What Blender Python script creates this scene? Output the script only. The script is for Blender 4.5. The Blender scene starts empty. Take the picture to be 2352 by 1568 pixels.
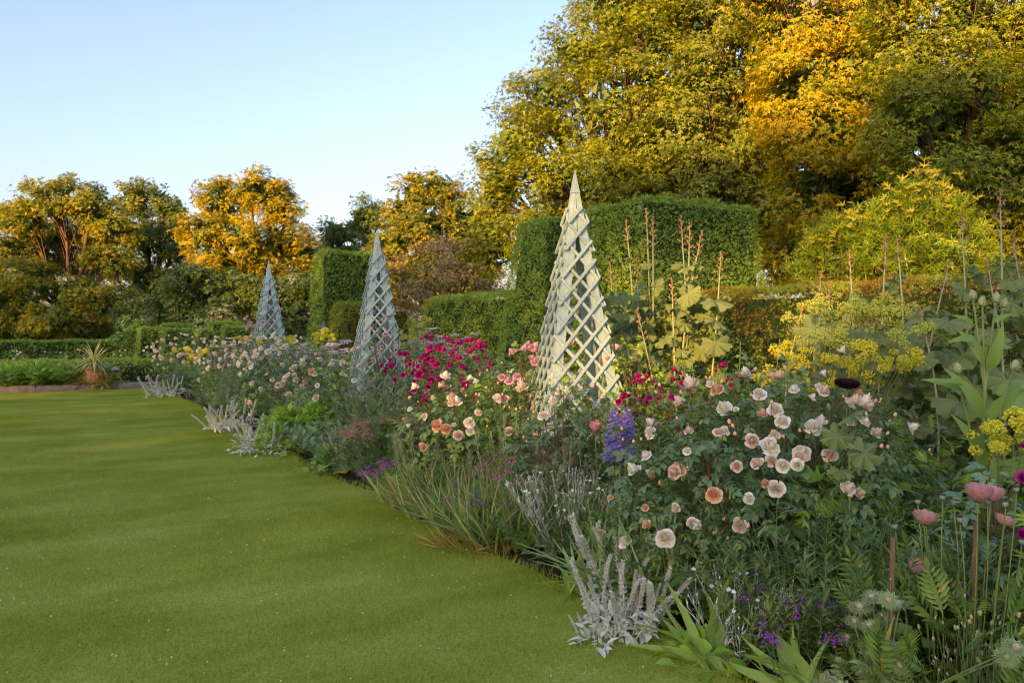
import bpy, math
import numpy as np
from mathutils import Vector, Matrix

# ------------------------------------------------------------------ camera, sky, sun, exposure
SC = bpy.context.scene
COL = SC.collection
EYE = 1.65
YAW = math.radians(30.3)            # the view swings this far right of the border's own line (+Y)
PITCH = math.radians(0.91)
FPX = 1829.0                        # focal length in units of a 2352 wide frame

cam_data = bpy.data.cameras.new("camera")
cam_data.sensor_width = 36.0
cam_data.lens = 28.0
cam_data.clip_end = 3000.0
cam = bpy.data.objects.new("camera", cam_data)
COL.objects.link(cam)
cam.location = (0, 0, EYE)
cam.rotation_euler = (math.pi / 2 - PITCH, 0, -YAW)
SC.camera = cam

SUN_EL = math.radians(12.0)
SUN_DIR = Vector((-0.88, -0.475, 0.0)).normalized()      # horizontal direction towards the sun
SUN_AZ = math.atan2(SUN_DIR.x, SUN_DIR.y)                # clockwise from +Y

world = bpy.data.worlds.new("World")
SC.world = world
world.use_nodes = True
wn = world.node_tree
sky = wn.nodes.new("ShaderNodeTexSky")
sky.sky_type = 'NISHITA'
sky.sun_disc = False
sky.sun_elevation = SUN_EL
sky.sun_rotation = SUN_AZ
sky.altitude = 0
sky.air_density = 1.25
sky.dust_density = 2.8
sky.ozone_density = 4.6
bg = wn.nodes["Background"]
bg.inputs["Strength"].default_value = 0.15
wn.links.new(sky.outputs["Color"], bg.inputs["Color"])

sun_data = bpy.data.lights.new("sun", 'SUN')
sun_data.energy = 4.3
sun_data.angle = math.radians(0.5)
sun_data.color = (1.0, 0.63, 0.20)
sun = bpy.data.objects.new("sun", sun_data)
COL.objects.link(sun)
to_sun = Vector((SUN_DIR.x * math.cos(SUN_EL), SUN_DIR.y * math.cos(SUN_EL), math.sin(SUN_EL)))
sun.rotation_euler = to_sun.to_track_quat('Z', 'Y').to_euler()
sun.location = to_sun * 200

SC.view_settings.view_transform = 'Standard'
SC.view_settings.look = 'None'
SC.view_settings.gamma = 1.0
SC.view_settings.exposure = 1.82
SC.view_settings.use_white_balance = True
SC.view_settings.white_balance_temperature = 8200
SC.view_settings.white_balance_tint = 38
SC.view_settings.use_curve_mapping = False
SC.render.engine = 'CYCLES'
SC.cycles.max_bounces = 6
SC.cycles.diffuse_bounces = 4
SC.cycles.glossy_bounces = 2
SC.cycles.transmission_bounces = 4
SC.cycles.transparent_max_bounces = 4
SC.cycles.sample_clamp_indirect = 4.0
SC.cycles.use_denoising = True
SC.cycles.filter_width = 1.15

# ------------------------------------------------------------------ mesh helpers
def rng(seed):
    return np.random.default_rng(seed)

def unit(v):
    v = np.asarray(v, float)
    return v / np.maximum(np.linalg.norm(v, axis=-1, keepdims=True), 1e-9)

def frames(d, n):
    """Rotation matrices whose y axis is d and whose z axis is as near n as it can be."""
    d = unit(d)
    x = np.cross(d, n)
    bad = np.linalg.norm(x, axis=-1) < 1e-4
    if bad.any():
        x[bad] = np.cross(d[bad], np.array([0.3, 0.9, 0.31]))
    x = unit(x)
    z = np.cross(x, d)
    return np.stack([x, d, z], axis=-1)

class Geo:
    def __init__(self):
        self.V, self.F, self.n = [], [], 0

    def add(self, V, F, mat=0):
        V = np.asarray(V, float).reshape(-1, 3)
        F = np.asarray(F, int)
        self.V.append(V)
        self.F.append((F + self.n, mat))
        self.n += len(V)

    def inst(self, t, M, P, S, mat=None):
        """Copies of template t = (V, [(F, mat)...]) at P with rotations M and sizes S."""
        tv, tf = t
        N = len(P)
        if N == 0:
            return
        S = np.broadcast_to(np.asarray(S, float), (N,))
        V = np.einsum('nij,kj->nki', M * S[:, None, None], tv) + np.asarray(P)[:, None, :]
        k = len(tv)
        off = (np.arange(N) * k)[:, None, None]
        self.V.append(V.reshape(-1, 3))
        for F, m in tf:
            self.F.append(((F[None] + off).reshape(-1, F.shape[1]) + self.n, m if mat is None else mat))
        self.n += N * k

    def tubes(self, pts, rad, sides=4, mat=0):
        """pts (n,k,3) polylines, rad (n,k)."""
        pts = np.asarray(pts, float)
        n, k, _ = pts.shape
        rad = np.broadcast_to(np.asarray(rad, float), (n, k))
        d = np.gradient(pts, axis=1)
        d = unit(d)
        ref = np.tile(np.array([0.31, 0.17, 0.13]), (n, k, 1))
        steep = np.abs(d[..., 2]) < 0.8
        ref[steep] = np.array([0.05, 0.03, 1.0])
        ref[~steep] = np.array([1.0, 0.1, 0.0])
        flat = steep.mean(axis=1) > 0.5
        ref[flat] = np.array([0.05, 0.03, 1.0])
        ref[~flat] = np.array([1.0, 0.1, 0.02])
        x = unit(np.cross(d, ref))
        y = np.cross(d, x)
        a = np.arange(sides) * 2 * math.pi / sides
        ring = x[:, :, None, :] * np.cos(a)[None, None, :, None] + y[:, :, None, :] * np.sin(a)[None, None, :, None]
        V = pts[:, :, None, :] + ring * rad[:, :, None, None]
        i = np.arange(k - 1)[:, None] * sides
        j = np.arange(sides)[None, :]
        q = np.stack([i + j, i + (j + 1) % sides, i + sides + (j + 1) % sides, i + sides + j], -1).reshape(-1, 4)
        off = (np.arange(n) * k * sides)[:, None, None]
        self.V.append(V.reshape(-1, 3))
        self.F.append(((q[None] + off).reshape(-1, 4) + self.n, mat))
        self.n += n * k * sides

    def tmpl(self):
        return (np.concatenate(self.V), list(self.F))

    def mesh(self, name, mats, smooth=False):
        me = bpy.data.meshes.new(name)
        V = np.concatenate(self.V).astype(np.float32)
        loops = np.concatenate([F.ravel() for F, m in self.F]).astype(np.int32)
        tot = np.concatenate([np.full(len(F), F.shape[1]) for F, m in self.F]).astype(np.int32)
        mi = np.concatenate([np.full(len(F), m) for F, m in self.F]).astype(np.int32)
        start = np.concatenate([[0], np.cumsum(tot)[:-1]]).astype(np.int32)
        me.vertices.add(len(V))
        me.vertices.foreach_set("co", V.ravel())
        me.loops.add(len(loops))
        me.loops.foreach_set("vertex_index", loops)
        me.polygons.add(len(tot))
        me.polygons.foreach_set("loop_start", start)
        me.polygons.foreach_set("loop_total", tot)
        me.polygons.foreach_set("material_index", mi)
        me.polygons.foreach_set("use_smooth", np.full(len(tot), bool(smooth)))
        for m in (mats if isinstance(mats, (list, tuple)) else [mats]):
            me.materials.append(m)
        me.update(calc_edges=True)
        return me

def link(name, mesh, parent=None, loc=None, M=None, s=None, kind=None):
    o = bpy.data.objects.new(name, mesh)
    COL.objects.link(o)
    if parent is not None:
        o.parent = parent
    if M is not None:
        m4 = Matrix([list(r) for r in np.asarray(M)]).to_4x4()
        o.rotation_euler = m4.to_euler()
    if loc is not None:
        o.location = [float(v) for v in loc]
    if s is not None:
        o.scale = (s, s, s) if np.isscalar(s) else [float(v) for v in s]
    if kind:
        o["kind"] = kind
    return o

def tag(o, label, cat, group=None):
    o["label"] = label
    o["category"] = cat
    if group:
        o["group"] = group
    return o

def thing(name, label, cat, loc=(0, 0, 0), rz=0.0, group=None):
    o = bpy.data.objects.new(name, None)
    COL.objects.link(o)
    o.empty_display_size = 0.1
    o.location = [float(v) for v in loc]
    o.rotation_euler = (0, 0, rz)
    return tag(o, label, cat, group)

# ---- placing: the border's own axes. X runs across the bed (lawn edge 2.8, hedge 8.6), Y along it.
def depth(px, X):
    return 2118.0 * X / (px - 105.0)

def bed(px, X):
    D = depth(px, X)
    return (X, (D - 0.5045 * X) / 0.8634)

FW = np.array([math.sin(YAW) * math.cos(PITCH), math.cos(YAW) * math.cos(PITCH), -math.sin(PITCH)])
RT = np.array([math.cos(YAW), -math.sin(YAW), 0.0])
UP = np.cross(RT, FW)
EYE_P = np.array([0, 0, EYE])

def sight(px, py):
    return FW + (px - 1176) / FPX * RT + (784 - py) / FPX * UP

def at(px, py, D):
    return EYE_P + sight(px, py) * D

def at_X(px, py, X):
    d = sight(px, py)
    return EYE_P + d * (X / d[0])

def on_bush(px, py, c, r):
    """Where the bush (centre c, radii r) shows its surface in that direction; returns point, outward normal."""
    d = sight(px, py)
    c, r = np.asarray(c, float), np.asarray(r, float)
    o = (EYE_P - c) / r
    e = d / r
    A, B, Cc = e @ e, 2 * o @ e, o @ o - 1
    disc = B * B - 4 * A * Cc
    t = (-B - math.sqrt(disc)) / (2 * A) if disc > 0 else -B / (2 * A)
    p = EYE_P + d * t
    return p, unit((p - c) / r ** 2)

# ------------------------------------------------------------------ materials
def new_mat(name):
    m = bpy.data.materials.new(name)
    m.use_nodes = True
    nt = m.node_tree
    return m, nt, nt.nodes["Principled BSDF"]

def srgb(r, g, b):
    f = lambda c: c / 12.92 if c <= 0.04045 else ((c + 0.055) / 1.055) ** 2.4
    return tuple(f(v / 255) for v in (r, g, b)) + (1,)

def mixrgb(nt, fac, a, b, mode='MIX'):
    n = nt.nodes.new("ShaderNodeMix")
    n.data_type = 'RGBA'
    n.blend_type = mode
    for sock, v in ((n.inputs["Factor"], fac), (n.inputs["A"], a), (n.inputs["B"], b)):
        if hasattr(v, "is_linked") or hasattr(v, "links"):
            nt.links.new(v, sock)
        else:
            sock.default_value = v
    return n.outputs["Result"]

def noise(nt, scale, detail=3, coord="Object", rough=0.6, stretch=None):
    tc = nt.nodes.new("ShaderNodeTexCoord")
    n = nt.nodes.new("ShaderNodeTexNoise")
    n.inputs["Scale"].default_value = scale
    n.inputs["Detail"].default_value = detail
    n.inputs["Roughness"].default_value = rough
    src = tc.outputs[coord]
    if stretch:
        mp = nt.nodes.new("ShaderNodeMapping")
        mp.inputs["Scale"].default_value = stretch
        nt.links.new(src, mp.inputs["Vector"])
        src = mp.outputs["Vector"]
    nt.links.new(src, n.inputs["Vector"])
    return n.outputs["Fac"]

def world_noise(nt, scale, stretch, detail=4):
    gp = nt.nodes.new("ShaderNodeNewGeometry")
    mp = nt.nodes.new("ShaderNodeMapping")
    mp.inputs["Scale"].default_value = stretch
    nt.links.new(gp.outputs["Position"], mp.inputs["Vector"])
    n = nt.nodes.new("ShaderNodeTexNoise")
    n.inputs["Scale"].default_value = scale
    n.inputs["Detail"].default_value = detail
    n.inputs["Roughness"].default_value = 0.62
    nt.links.new(mp.outputs["Vector"], n.inputs["Vector"])
    return n.outputs["Fac"]

def ramp(nt, fac, stops):
    r = nt.nodes.new("ShaderNodeValToRGB")
    el = r.color_ramp.elements
    while len(el) < len(stops):
        el.new(0.5)
    for e, (p, c) in zip(el, stops):
        e.position = p
        e.color = c if len(c) == 4 else (*c, 1)
    nt.links.new(fac, r.inputs["Fac"])
    return r.outputs["Color"]

def leaf_mat(name, a, b, c=None, trans=0.35, rough=0.5, spec=0.3, patch=None, patch_scale=0.5, gain=1.7):
    """Foliage: each leaf its own tint between a and b (a few c), light passing through."""
    m, nt, bs = new_mat(name)
    geo = nt.nodes.new("ShaderNodeNewGeometry")
    lift = lambda q: tuple(min(0.9, v * (gain if max(q) < 0.34 else 1.0)) for v in q)
    a, b, c = lift(a), lift(b), (lift(c) if c else None)
    stops = [(0.0, a), (0.7, b)]
    if c:
        stops += [(0.93, b), (0.97, c)]
    col = ramp(nt, geo.outputs["Random Per Island"], stops)
    if patch:
        f = ramp(nt, noise(nt, patch_scale, 2, "Object"), [(0.42, (0, 0, 0)), (0.62, (1, 1, 1))])
        col = mixrgb(nt, f, col, (*patch, 1))
    bs.inputs["Roughness"].default_value = rough
    bs.inputs["Specular IOR Level"].default_value = spec
    nt.links.new(col, bs.inputs["Base Color"])
    tr = nt.nodes.new("ShaderNodeBsdfTranslucent")
    warm = mixrgb(nt, 1.0, col, (1.25, 1.15, 0.55, 1), 'MULTIPLY')
    nt.links.new(warm, tr.inputs["Color"])
    mx = nt.nodes.new("ShaderNodeMixShader")
    mx.inputs["Fac"].default_value = trans
    nt.links.new(bs.outputs["BSDF"], mx.inputs[1])
    nt.links.new(tr.outputs["BSDF"], mx.inputs[2])
    nt.links.new(mx.outputs["Shader"], nt.nodes["Material Output"].inputs["Surface"])
    return m

def plain_mat(name, a, b=None, scale=8, rough=0.7, spec=0.3, bump=0.0, stretch=None, coord="Object"):
    m, nt, bs = new_mat(name)
    bs.inputs["Roughness"].default_value = rough
    bs.inputs["Specular IOR Level"].default_value = spec
    if b:
        f = noise(nt, scale, 5, coord, 0.65, stretch)
        nt.links.new(ramp(nt, f, [(0.3, a), (0.7, b)]), bs.inputs["Base Color"])
        if bump:
            bp = nt.nodes.new("ShaderNodeBump")
            bp.inputs["Strength"].default_value = bump
            bp.inputs["Distance"].default_value = 0.02
            nt.links.new(f, bp.inputs["Height"])
            nt.links.new(bp.outputs["Normal"], bs.inputs["Normal"])
    else:
        bs.inputs["Base Color"].default_value = (*a, 1)
    return m

def petal_mat(name, inner, outer, trans=0.3, var=0.12, start=0.15, end=0.9):
    """Petals: pigment shifts from the flower's heart to its rim."""
    m, nt, bs = new_mat(name)
    tc = nt.nodes.new("ShaderNodeTexCoord")
    ln = nt.nodes.new("ShaderNodeVectorMath")
    ln.operation = 'LENGTH'
    nt.links.new(tc.outputs["Object"], ln.inputs[0])
    col = ramp(nt, ln.outputs["Value"], [(start, inner), (end, outer)])
    oi = nt.nodes.new("ShaderNodeObjectInfo")
    dark = tuple(max(0, v * (1 - var * 2)) for v in outer)
    f = nt.nodes.new("ShaderNodeMath")
    f.operation = 'MULTIPLY'
    f.inputs[1].default_value = 0.6
    nt.links.new(oi.outputs["Random"], f.inputs[0])
    col = mixrgb(nt, f.outputs[0], col, mixrgb(nt, 0.5, col, (*inner, 1)))
    nt.links.new(col, bs.inputs["Base Color"])
    bs.inputs["Roughness"].default_value = 0.65
    bs.inputs["Specular IOR Level"].default_value = 0.15
    tr = nt.nodes.new("ShaderNodeBsdfTranslucent")
    nt.links.new(col, tr.inputs["Color"])
    mx = nt.nodes.new("ShaderNodeMixShader")
    mx.inputs["Fac"].default_value = trans
    nt.links.new(bs.outputs["BSDF"], mx.inputs[1])
    nt.links.new(tr.outputs["BSDF"], mx.inputs[2])
    nt.links.new(mx.outputs["Shader"], nt.nodes["Material Output"].inputs["Surface"])
    return m

# leaves
ROSE_LEAF = leaf_mat("rose leaf", (0.040, 0.095, 0.034), (0.080, 0.155, 0.052), (0.13, 0.16, 0.03), 0.25, 0.42, 0.45)
ROSE_LEAF_LIGHT = leaf_mat("light rose leaf", (0.055, 0.13, 0.035), (0.10, 0.19, 0.05), (0.17, 0.19, 0.04), 0.3, 0.45, 0.4)
HERB = leaf_mat("herb leaf", (0.06, 0.14, 0.025), (0.12, 0.22, 0.05), (0.20, 0.24, 0.05), 0.35)
HERB_BRIGHT = leaf_mat("bright herb leaf", (0.09, 0.21, 0.02), (0.17, 0.31, 0.04), (0.24, 0.32, 0.05), 0.35)
HERB_DARK = leaf_mat("dark herb leaf", (0.035, 0.085, 0.022), (0.070, 0.140, 0.036), (0.11, 0.18, 0.04), 0.25, 0.45, 0.4)
HERB_GREY = leaf_mat("grey herb leaf", (0.16, 0.24, 0.12), (0.27, 0.35, 0.19), None, 0.25, 0.7, 0.15, gain=1.0)
MEADOW_LEAF = leaf_mat("meadow rue leaf", (0.07, 0.15, 0.09), (0.12, 0.22, 0.12), None, 0.3, 0.6, 0.25)
SILVER = leaf_mat("silver felt leaf", (0.44, 0.50, 0.39), (0.63, 0.68, 0.56), None, 0.15, 0.9, 0.1)
SILVER_STEM = leaf_mat("silver stem", (0.36, 0.41, 0.32), (0.55, 0.60, 0.48), None, 0.1, 0.9, 0.1)
IRIS_LEAF = leaf_mat("iris leaf", (0.10, 0.20, 0.05), (0.17, 0.29, 0.07), (0.30, 0.30, 0.06), 0.35, 0.4, 0.4)
PLUME_LEAF = leaf_mat("plume poppy leaf", (0.10, 0.175, 0.065), (0.18, 0.255, 0.09), None, 0.35, 0.6, 0.25, gain=1.1)
STEM = plain_mat("green stem", (0.12, 0.19, 0.05), (0.22, 0.29, 0.09), 6, 0.6)
STEM_PALE = plain_mat("pale stem", (0.24, 0.30, 0.17), (0.34, 0.38, 0.22), 5, 0.6)
CANE = plain_mat("rose cane", (0.10, 0.09, 0.035), (0.16, 0.10, 0.05), 6, 0.6)
DRY = leaf_mat("dry grass", (0.28, 0.20, 0.06), (0.36, 0.22, 0.07), (0.38, 0.13, 0.03), 0.3)
GRASSY = leaf_mat("grassy leaf", (0.08, 0.16, 0.04), (0.17, 0.26, 0.09), (0.30, 0.26, 0.08), 0.3)
YEW = leaf_mat("yew spray", (0.025, 0.075, 0.012), (0.070, 0.150, 0.025), (0.12, 0.20, 0.03), 0.2, 0.55, 0.3, gain=1.9)
YEW_FRESH_LIT = leaf_mat("fresh and lit yew growth", (0.07, 0.15, 0.02), (0.14, 0.23, 0.03), (0.22, 0.26, 0.04), 0.3, 0.55, 0.3, gain=1.9)
YEW_RUST = leaf_mat("mixed yew growth", (0.06, 0.12, 0.015), (0.13, 0.19, 0.025), (0.20, 0.17, 0.03), 0.3, 0.55, 0.3, (0.17, 0.12, 0.02), 1.1, gain=1.9)
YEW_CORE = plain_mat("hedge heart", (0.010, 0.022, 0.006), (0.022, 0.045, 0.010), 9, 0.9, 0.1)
LIME_TREE = leaf_mat("lime tree leaf", (0.085, 0.125, 0.008), (0.165, 0.20, 0.014), (0.25, 0.21, 0.015), 0.45, 0.5, 0.3)
GOLD_TREE = leaf_mat("golden tree leaf", (0.16, 0.145, 0.008), (0.27, 0.225, 0.012), (0.32, 0.17, 0.015), 0.45, 0.5, 0.3)
SYCAMORE = leaf_mat("sycamore leaf", (0.060, 0.100, 0.012), (0.115, 0.150, 0.018), (0.26, 0.22, 0.05), 0.4, 0.5, 0.3)
OAK = leaf_mat("oak leaf", (0.045, 0.075, 0.015), (0.10, 0.13, 0.022), (0.18, 0.15, 0.03), 0.4, 0.5, 0.3)
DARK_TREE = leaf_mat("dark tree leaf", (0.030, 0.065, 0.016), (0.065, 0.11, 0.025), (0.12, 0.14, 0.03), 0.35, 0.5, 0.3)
BROWN_BUSH = leaf_mat("bronze shrub leaf", (0.09, 0.09, 0.045), (0.15, 0.14, 0.075), (0.20, 0.11, 0.07), 0.35, 0.6, 0.25)
LAUREL = leaf_mat("laurel leaf", (0.06, 0.14, 0.015), (0.13, 0.22, 0.02), (0.24, 0.25, 0.02), 0.35, 0.4, 0.4, gain=1.1)
LAUREL_TIP = leaf_mat("laurel young leaf", (0.17, 0.22, 0.02), (0.28, 0.28, 0.025), None, 0.4, 0.45, 0.3, gain=1.0)
BARK = plain_mat("bark", (0.055, 0.038, 0.022), (0.14, 0.095, 0.055), 5, 0.9, 0.15, 0.6, (1, 1, 0.2))
# flowers
PEACH = petal_mat("peach petals", (0.84, 0.60, 0.38), (0.87, 0.79, 0.67))
CREAM = petal_mat("cream petals", (0.88, 0.80, 0.58), (0.88, 0.87, 0.80))
APRICOT = petal_mat("apricot petals", (0.84, 0.46, 0.22), (0.86, 0.62, 0.40))
PINK = petal_mat("pink petals", (0.80, 0.36, 0.42), (0.82, 0.58, 0.62))
MAGENTA = petal_mat("magenta petals", (0.34, 0.012, 0.13), (0.50, 0.03, 0.25))
PURPLE_ROSE = petal_mat("purple petals", (0.17, 0.008, 0.11), (0.26, 0.02, 0.22))
POPPY_PINK = petal_mat("dusky pink poppy petals", (0.30, 0.06, 0.12), (0.66, 0.38, 0.34), 0.35, 0.12, 0.1, 0.55)
POPPY_BLACK = petal_mat("plum black petals", (0.010, 0.002, 0.006), (0.028, 0.006, 0.016), 0.1)
YELLOW = leaf_mat("yellow blossom", (0.60, 0.60, 0.05), (0.74, 0.73, 0.08), None, 0.3, 0.8, 0.1)
LIME_BUD = leaf_mat("lime green buds", (0.40, 0.52, 0.09), (0.54, 0.62, 0.13), None, 0.3, 0.8, 0.1)
RUST_BUD = leaf_mat("rusty plume buds", (0.36, 0.20, 0.10), (0.46, 0.29, 0.16), None, 0.3, 0.8, 0.1)
WHITE_FL = leaf_mat("white blossom", (0.74, 0.74, 0.70), (0.84, 0.84, 0.82), None, 0.25, 0.8, 0.1)
PALE_FL = leaf_mat("pale mauve blossom", (0.52, 0.44, 0.46), (0.70, 0.64, 0.62), None, 0.25, 0.8, 0.1)
DUSTY_PINK = leaf_mat("dusty pink blossom", (0.42, 0.15, 0.17), (0.58, 0.27, 0.27), None, 0.25, 0.8, 0.1)
ROSY = leaf_mat("rosy pink blossom", (0.46, 0.12, 0.24), (0.60, 0.22, 0.34), None, 0.25, 0.8, 0.1)
LAVENDER = leaf_mat("lavender blossom", (0.40, 0.28, 0.38), (0.55, 0.42, 0.50), None, 0.2, 0.8, 0.1)
BLUE_FL = leaf_mat("violet blue floret", (0.17, 0.13, 0.58), (0.32, 0.26, 0.72), (0.60, 0.55, 0.8), 0.3, 0.7, 0.1)
VIOLET = leaf_mat("bright violet blossom", (0.28, 0.06, 0.42), (0.42, 0.12, 0.52), None, 0.3, 0.7, 0.1)
SEED_HEAD = plain_mat("seed head", (0.26, 0.30, 0.13), (0.44, 0.42, 0.24), 20, 0.8)
POPPY_POD = plain_mat("poppy pod", (0.16, 0.22, 0.15), (0.24, 0.30, 0.20), 8, 0.6)
POD_CAP = plain_mat("pod cap", (0.06, 0.03, 0.04), None, 8, 0.8)
BUD_PEACH = plain_mat("peach bud", (0.80, 0.36, 0.20), (0.84, 0.52, 0.32), 3, 0.6)

# ------------------------------------------------------------------ leaf and twig shapes (unit length along y, face up z)
def t_strip(w, segs, bend=0.2, power=0.8, fold=0.0, tipw=0.0, basew=0.0, wave=0.0):
    """A leaf as a strip of cross-sections; fold > 0 gives it a midrib."""
    t = np.linspace(0, 1, segs + 1)
    prof = np.sin(math.pi * t ** power) * w * 0.5
    prof = np.maximum(prof, np.where(t < 0.5, basew, tipw) * 0.5)
    z = -bend * t ** 2
    y = t * (1 - 0.25 * abs(bend) * t)
    V, F = [], []
    if fold > 0:
        for i in range(segs + 1):
            zz = wave * math.sin(i * 2.4)
            V += [(-prof[i], y[i], z[i] + fold * prof[i] + zz), (0, y[i], z[i]), (prof[i], y[i], z[i] + fold * prof[i] - zz)]
        for i in range(segs):
            a, b = i * 3, i * 3 + 3
            F += [(a, a + 1, b + 1, b), (a + 1, a + 2, b + 2, b + 1)]
    else:
        for i in range(segs + 1):
            V += [(-prof[i], y[i], z[i]), (prof[i], y[i], z[i])]
        for i in range(segs):
            a, b = i * 2, i * 2 + 2
            F.append((a, a + 1, b + 1, b))
    return (np.array(V, float), [(np.array(F), 0)])

T_DIAMOND = (np.array([(0, 0, 0), (-0.32, 0.45, -0.05), (0, 1, -0.25), (0.32, 0.45, -0.05)], float), [(np.array([(0, 3, 2, 1)]), 0)])
T_LEAF = (np.array([(0, 0, 0), (-0.22, 0.32, -0.01), (-0.20, 0.66, -0.09), (0, 0.97, -0.24), (0.20, 0.66, -0.09), (0.22, 0.32, -0.01)], float), [(np.array([(0, 5, 4, 3), (0, 3, 2, 1)]), 0)])
T_LEAF_FINE = t_strip(0.58, 4, 0.25, 0.75, fold=0.25)
T_LANCE = (np.array([(0, 0, 0), (-0.11, 0.38, -0.03), (0, 1, -0.28), (0.11, 0.38, -0.03), (0, 0.42, -0.07)], float), [(np.array([(0, 4, 1), (4, 2, 1), (0, 3, 4), (4, 3, 2)]), 0)])
T_NARROW = t_strip(0.09, 3, 0.3, 0.7)
T_BLADE = t_strip(0.03, 4, 0.45, 0.5, basew=0.02)
T_TRI = (np.array([(-0.24, 0.12, 0), (0.24, 0.12, 0), (0, 1.0, -0.2)], float), [(np.array([(0, 1, 2)]), 0)])
T_TRI_N = (np.array([(-0.09, 0.0, 0), (0.09, 0.0, 0), (0, 1.0, -0.08)], float), [(np.array([(0, 1, 2)]), 0)])
T_NEEDLE = (np.array([(0, 0, 0), (-0.11, 0.5, 0), (0, 1, -0.08), (0.11, 0.5, 0)], float), [(np.array([(0, 3, 2, 1)]), 0)])

def compose(rows):
    """rows of (template, angle in the leaf plane, tilt, position along y, x, size) joined into one template."""
    g = Geo()
    for t, ang, tilt, y, x, s in rows:
        d = np.array([[math.sin(ang) * math.cos(tilt), math.cos(ang) * math.cos(tilt), math.sin(tilt)]])
        g.inst(t, frames(d, np.array([[0, 0, 1.0]])), np.array([[x, y, 0]]), s)
    return g.tmpl()

T_ROSE_LEAF = compose([(T_LEAF_FINE, 0, -0.2, 0.58, 0, 0.44), (T_LEAF_FINE, 1.1, -0.1, 0.52, 0, 0.38), (T_LEAF_FINE, -1.1, -0.1, 0.52, 0, 0.38),
                       (T_LEAF_FINE, 1.2, 0, 0.24, 0, 0.33), (T_LEAF_FINE, -1.2, 0, 0.24, 0, 0.33), (T_NARROW, 0, 0, 0, 0, 0.6)])
T_ROSE_LEAF_LOW = compose([(T_LEAF, 0, -0.2, 0.55, 0, 0.45), (T_LEAF, 1.1, 0, 0.4, 0, 0.4), (T_LEAF, -1.1, 0, 0.4, 0, 0.4)])
T_SPRAY = compose([(T_TRI_N, 0, 0, 0, 0, 1.0), (T_TRI_N, 0.75, 0.1, 0.12, 0, 0.7), (T_TRI_N, -0.75, 0.1, 0.12, 0, 0.7)])
T_TUFT = compose([(T_TRI, 0, -0.1, 0.25, 0, 0.8), (T_TRI, 1.0, 0.1, 0.05, 0, 0.75), (T_TRI, -1.0, 0.0, 0.05, 0, 0.75)])
T_QUAD = (np.array([(0, 0, 0), (-0.14, 0.4, 0.0), (0, 1, -0.15), (0.14, 0.4, 0.0)], float), [(np.array([(0, 3, 2, 1)]), 0)])
_pin = [(T_QUAD, 0, 0, 0.75, 0, 0.25)]
for _i in range(8):
    _y = 0.12 + _i * 0.085
    _l = 0.30 * math.sin(math.pi * (0.18 + _i / 8 * 0.75))
    _pin += [(T_QUAD, 0.95, 0.15, _y, 0, _l), (T_QUAD, -0.95, 0.15, _y, 0, _l)]
T_PINNATE = compose(_pin + [(T_NARROW, 0, 0, 0, 0, 0.9)])
T_FEATHER = compose([(T_NARROW, 0, 0, 0, 0, 1.0)] + [(T_TRI_N, s * 0.7, 0.1, y, 0, 0.5) for y in (0.2, 0.45, 0.68) for s in (1, -1)])
T_FINGER = compose([(T_QUAD, a, -0.1, 0.3, 0, l) for a, l in ((0, 0.7), (0.5, 0.62), (-0.5, 0.62), (1.0, 0.5), (-1.0, 0.5))] + [(T_NARROW, 0, 0, 0, 0, 0.35)])
T_PALM = compose([(T_LEAF, a, -0.05, 0.25, 0, l) for a, l in ((0, 0.7), (0.8, 0.6), (-0.8, 0.6), (1.6, 0.45), (-1.6, 0.45))])

def t_lobed(lobes=7, teeth=4, rings=3, seed=1):
    """A broad scalloped plume poppy leaf, radius about 0.5, stalk at the origin."""
    r = rng(seed)
    n = lobes * teeth * 2
    a = np.linspace(-math.pi * 0.93, math.pi * 0.93, n)
    lob = 0.62 + 0.38 * np.abs(np.cos(a * lobes / 2 * 0.5 * 2)) ** 0.7
    scal = 1 + 0.07 * np.cos(np.arange(n) * math.pi)
    rad = 0.5 * lob * scal * (1 - 0.18 * np.abs(a) / math.pi)
    V = [(0, 0, 0)]
    F3, F4 = [], []
    for k in range(1, rings + 1):
        f = k / rings
        rr = rad * f if k == rings else 0.5 * f * (0.75 + 0.25 * lob) * (1 - 0.18 * np.abs(a) / math.pi)
        x = np.sin(a) * rr
        y = np.cos(a) * rr
        z = 0.085 * np.cos(a * lobes) * f - 0.22 * (f ** 2) * 0.5 + r.normal(0, 0.008, n)
        V += list(zip(x, y, z))
    for i in range(n - 1):
        F3.append((0, 1 + i + 1, 1 + i))
        for k in range(rings - 1):
            b = 1 + k * n
            F4.append((b + i, b + i + 1, b + n + i + 1, b + n + i))
    return (np.array(V), [(np.array(F3), 0), (np.array(F4), 0)])

def ico(sub=1):
    import bmesh
    bm = bmesh.new()
    bmesh.ops.create_icosphere(bm, subdivisions=sub, radius=1)
    V = np.array([v.co[:] for v in bm.verts])
    bm.verts.index_update()
    F = np.array([[v.index for v in f.verts] for f in bm.faces])
    bm.free()
    return (V, [(F, 0)])

T_BALL = ico(1)
T_OCT = (np.array([(1, 0, 0), (-1, 0, 0), (0, 1, 0), (0, -1, 0), (0, 0, 1), (0, 0, -1)], float),
         [(np.array([(0, 2, 4), (2, 1, 4), (1, 3, 4), (3, 0, 4), (2, 0, 5), (1, 2, 5), (3, 1, 5), (0, 3, 5)]), 0)])

def rand_dirs(r, n, zmin=-1.0):
    z = r.uniform(zmin, 1, n)
    a = r.uniform(0, 2 * math.pi, n)
    s = np.sqrt(1 - z * z)
    return np.stack([s * np.cos(a), s * np.sin(a), z], -1)

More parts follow.
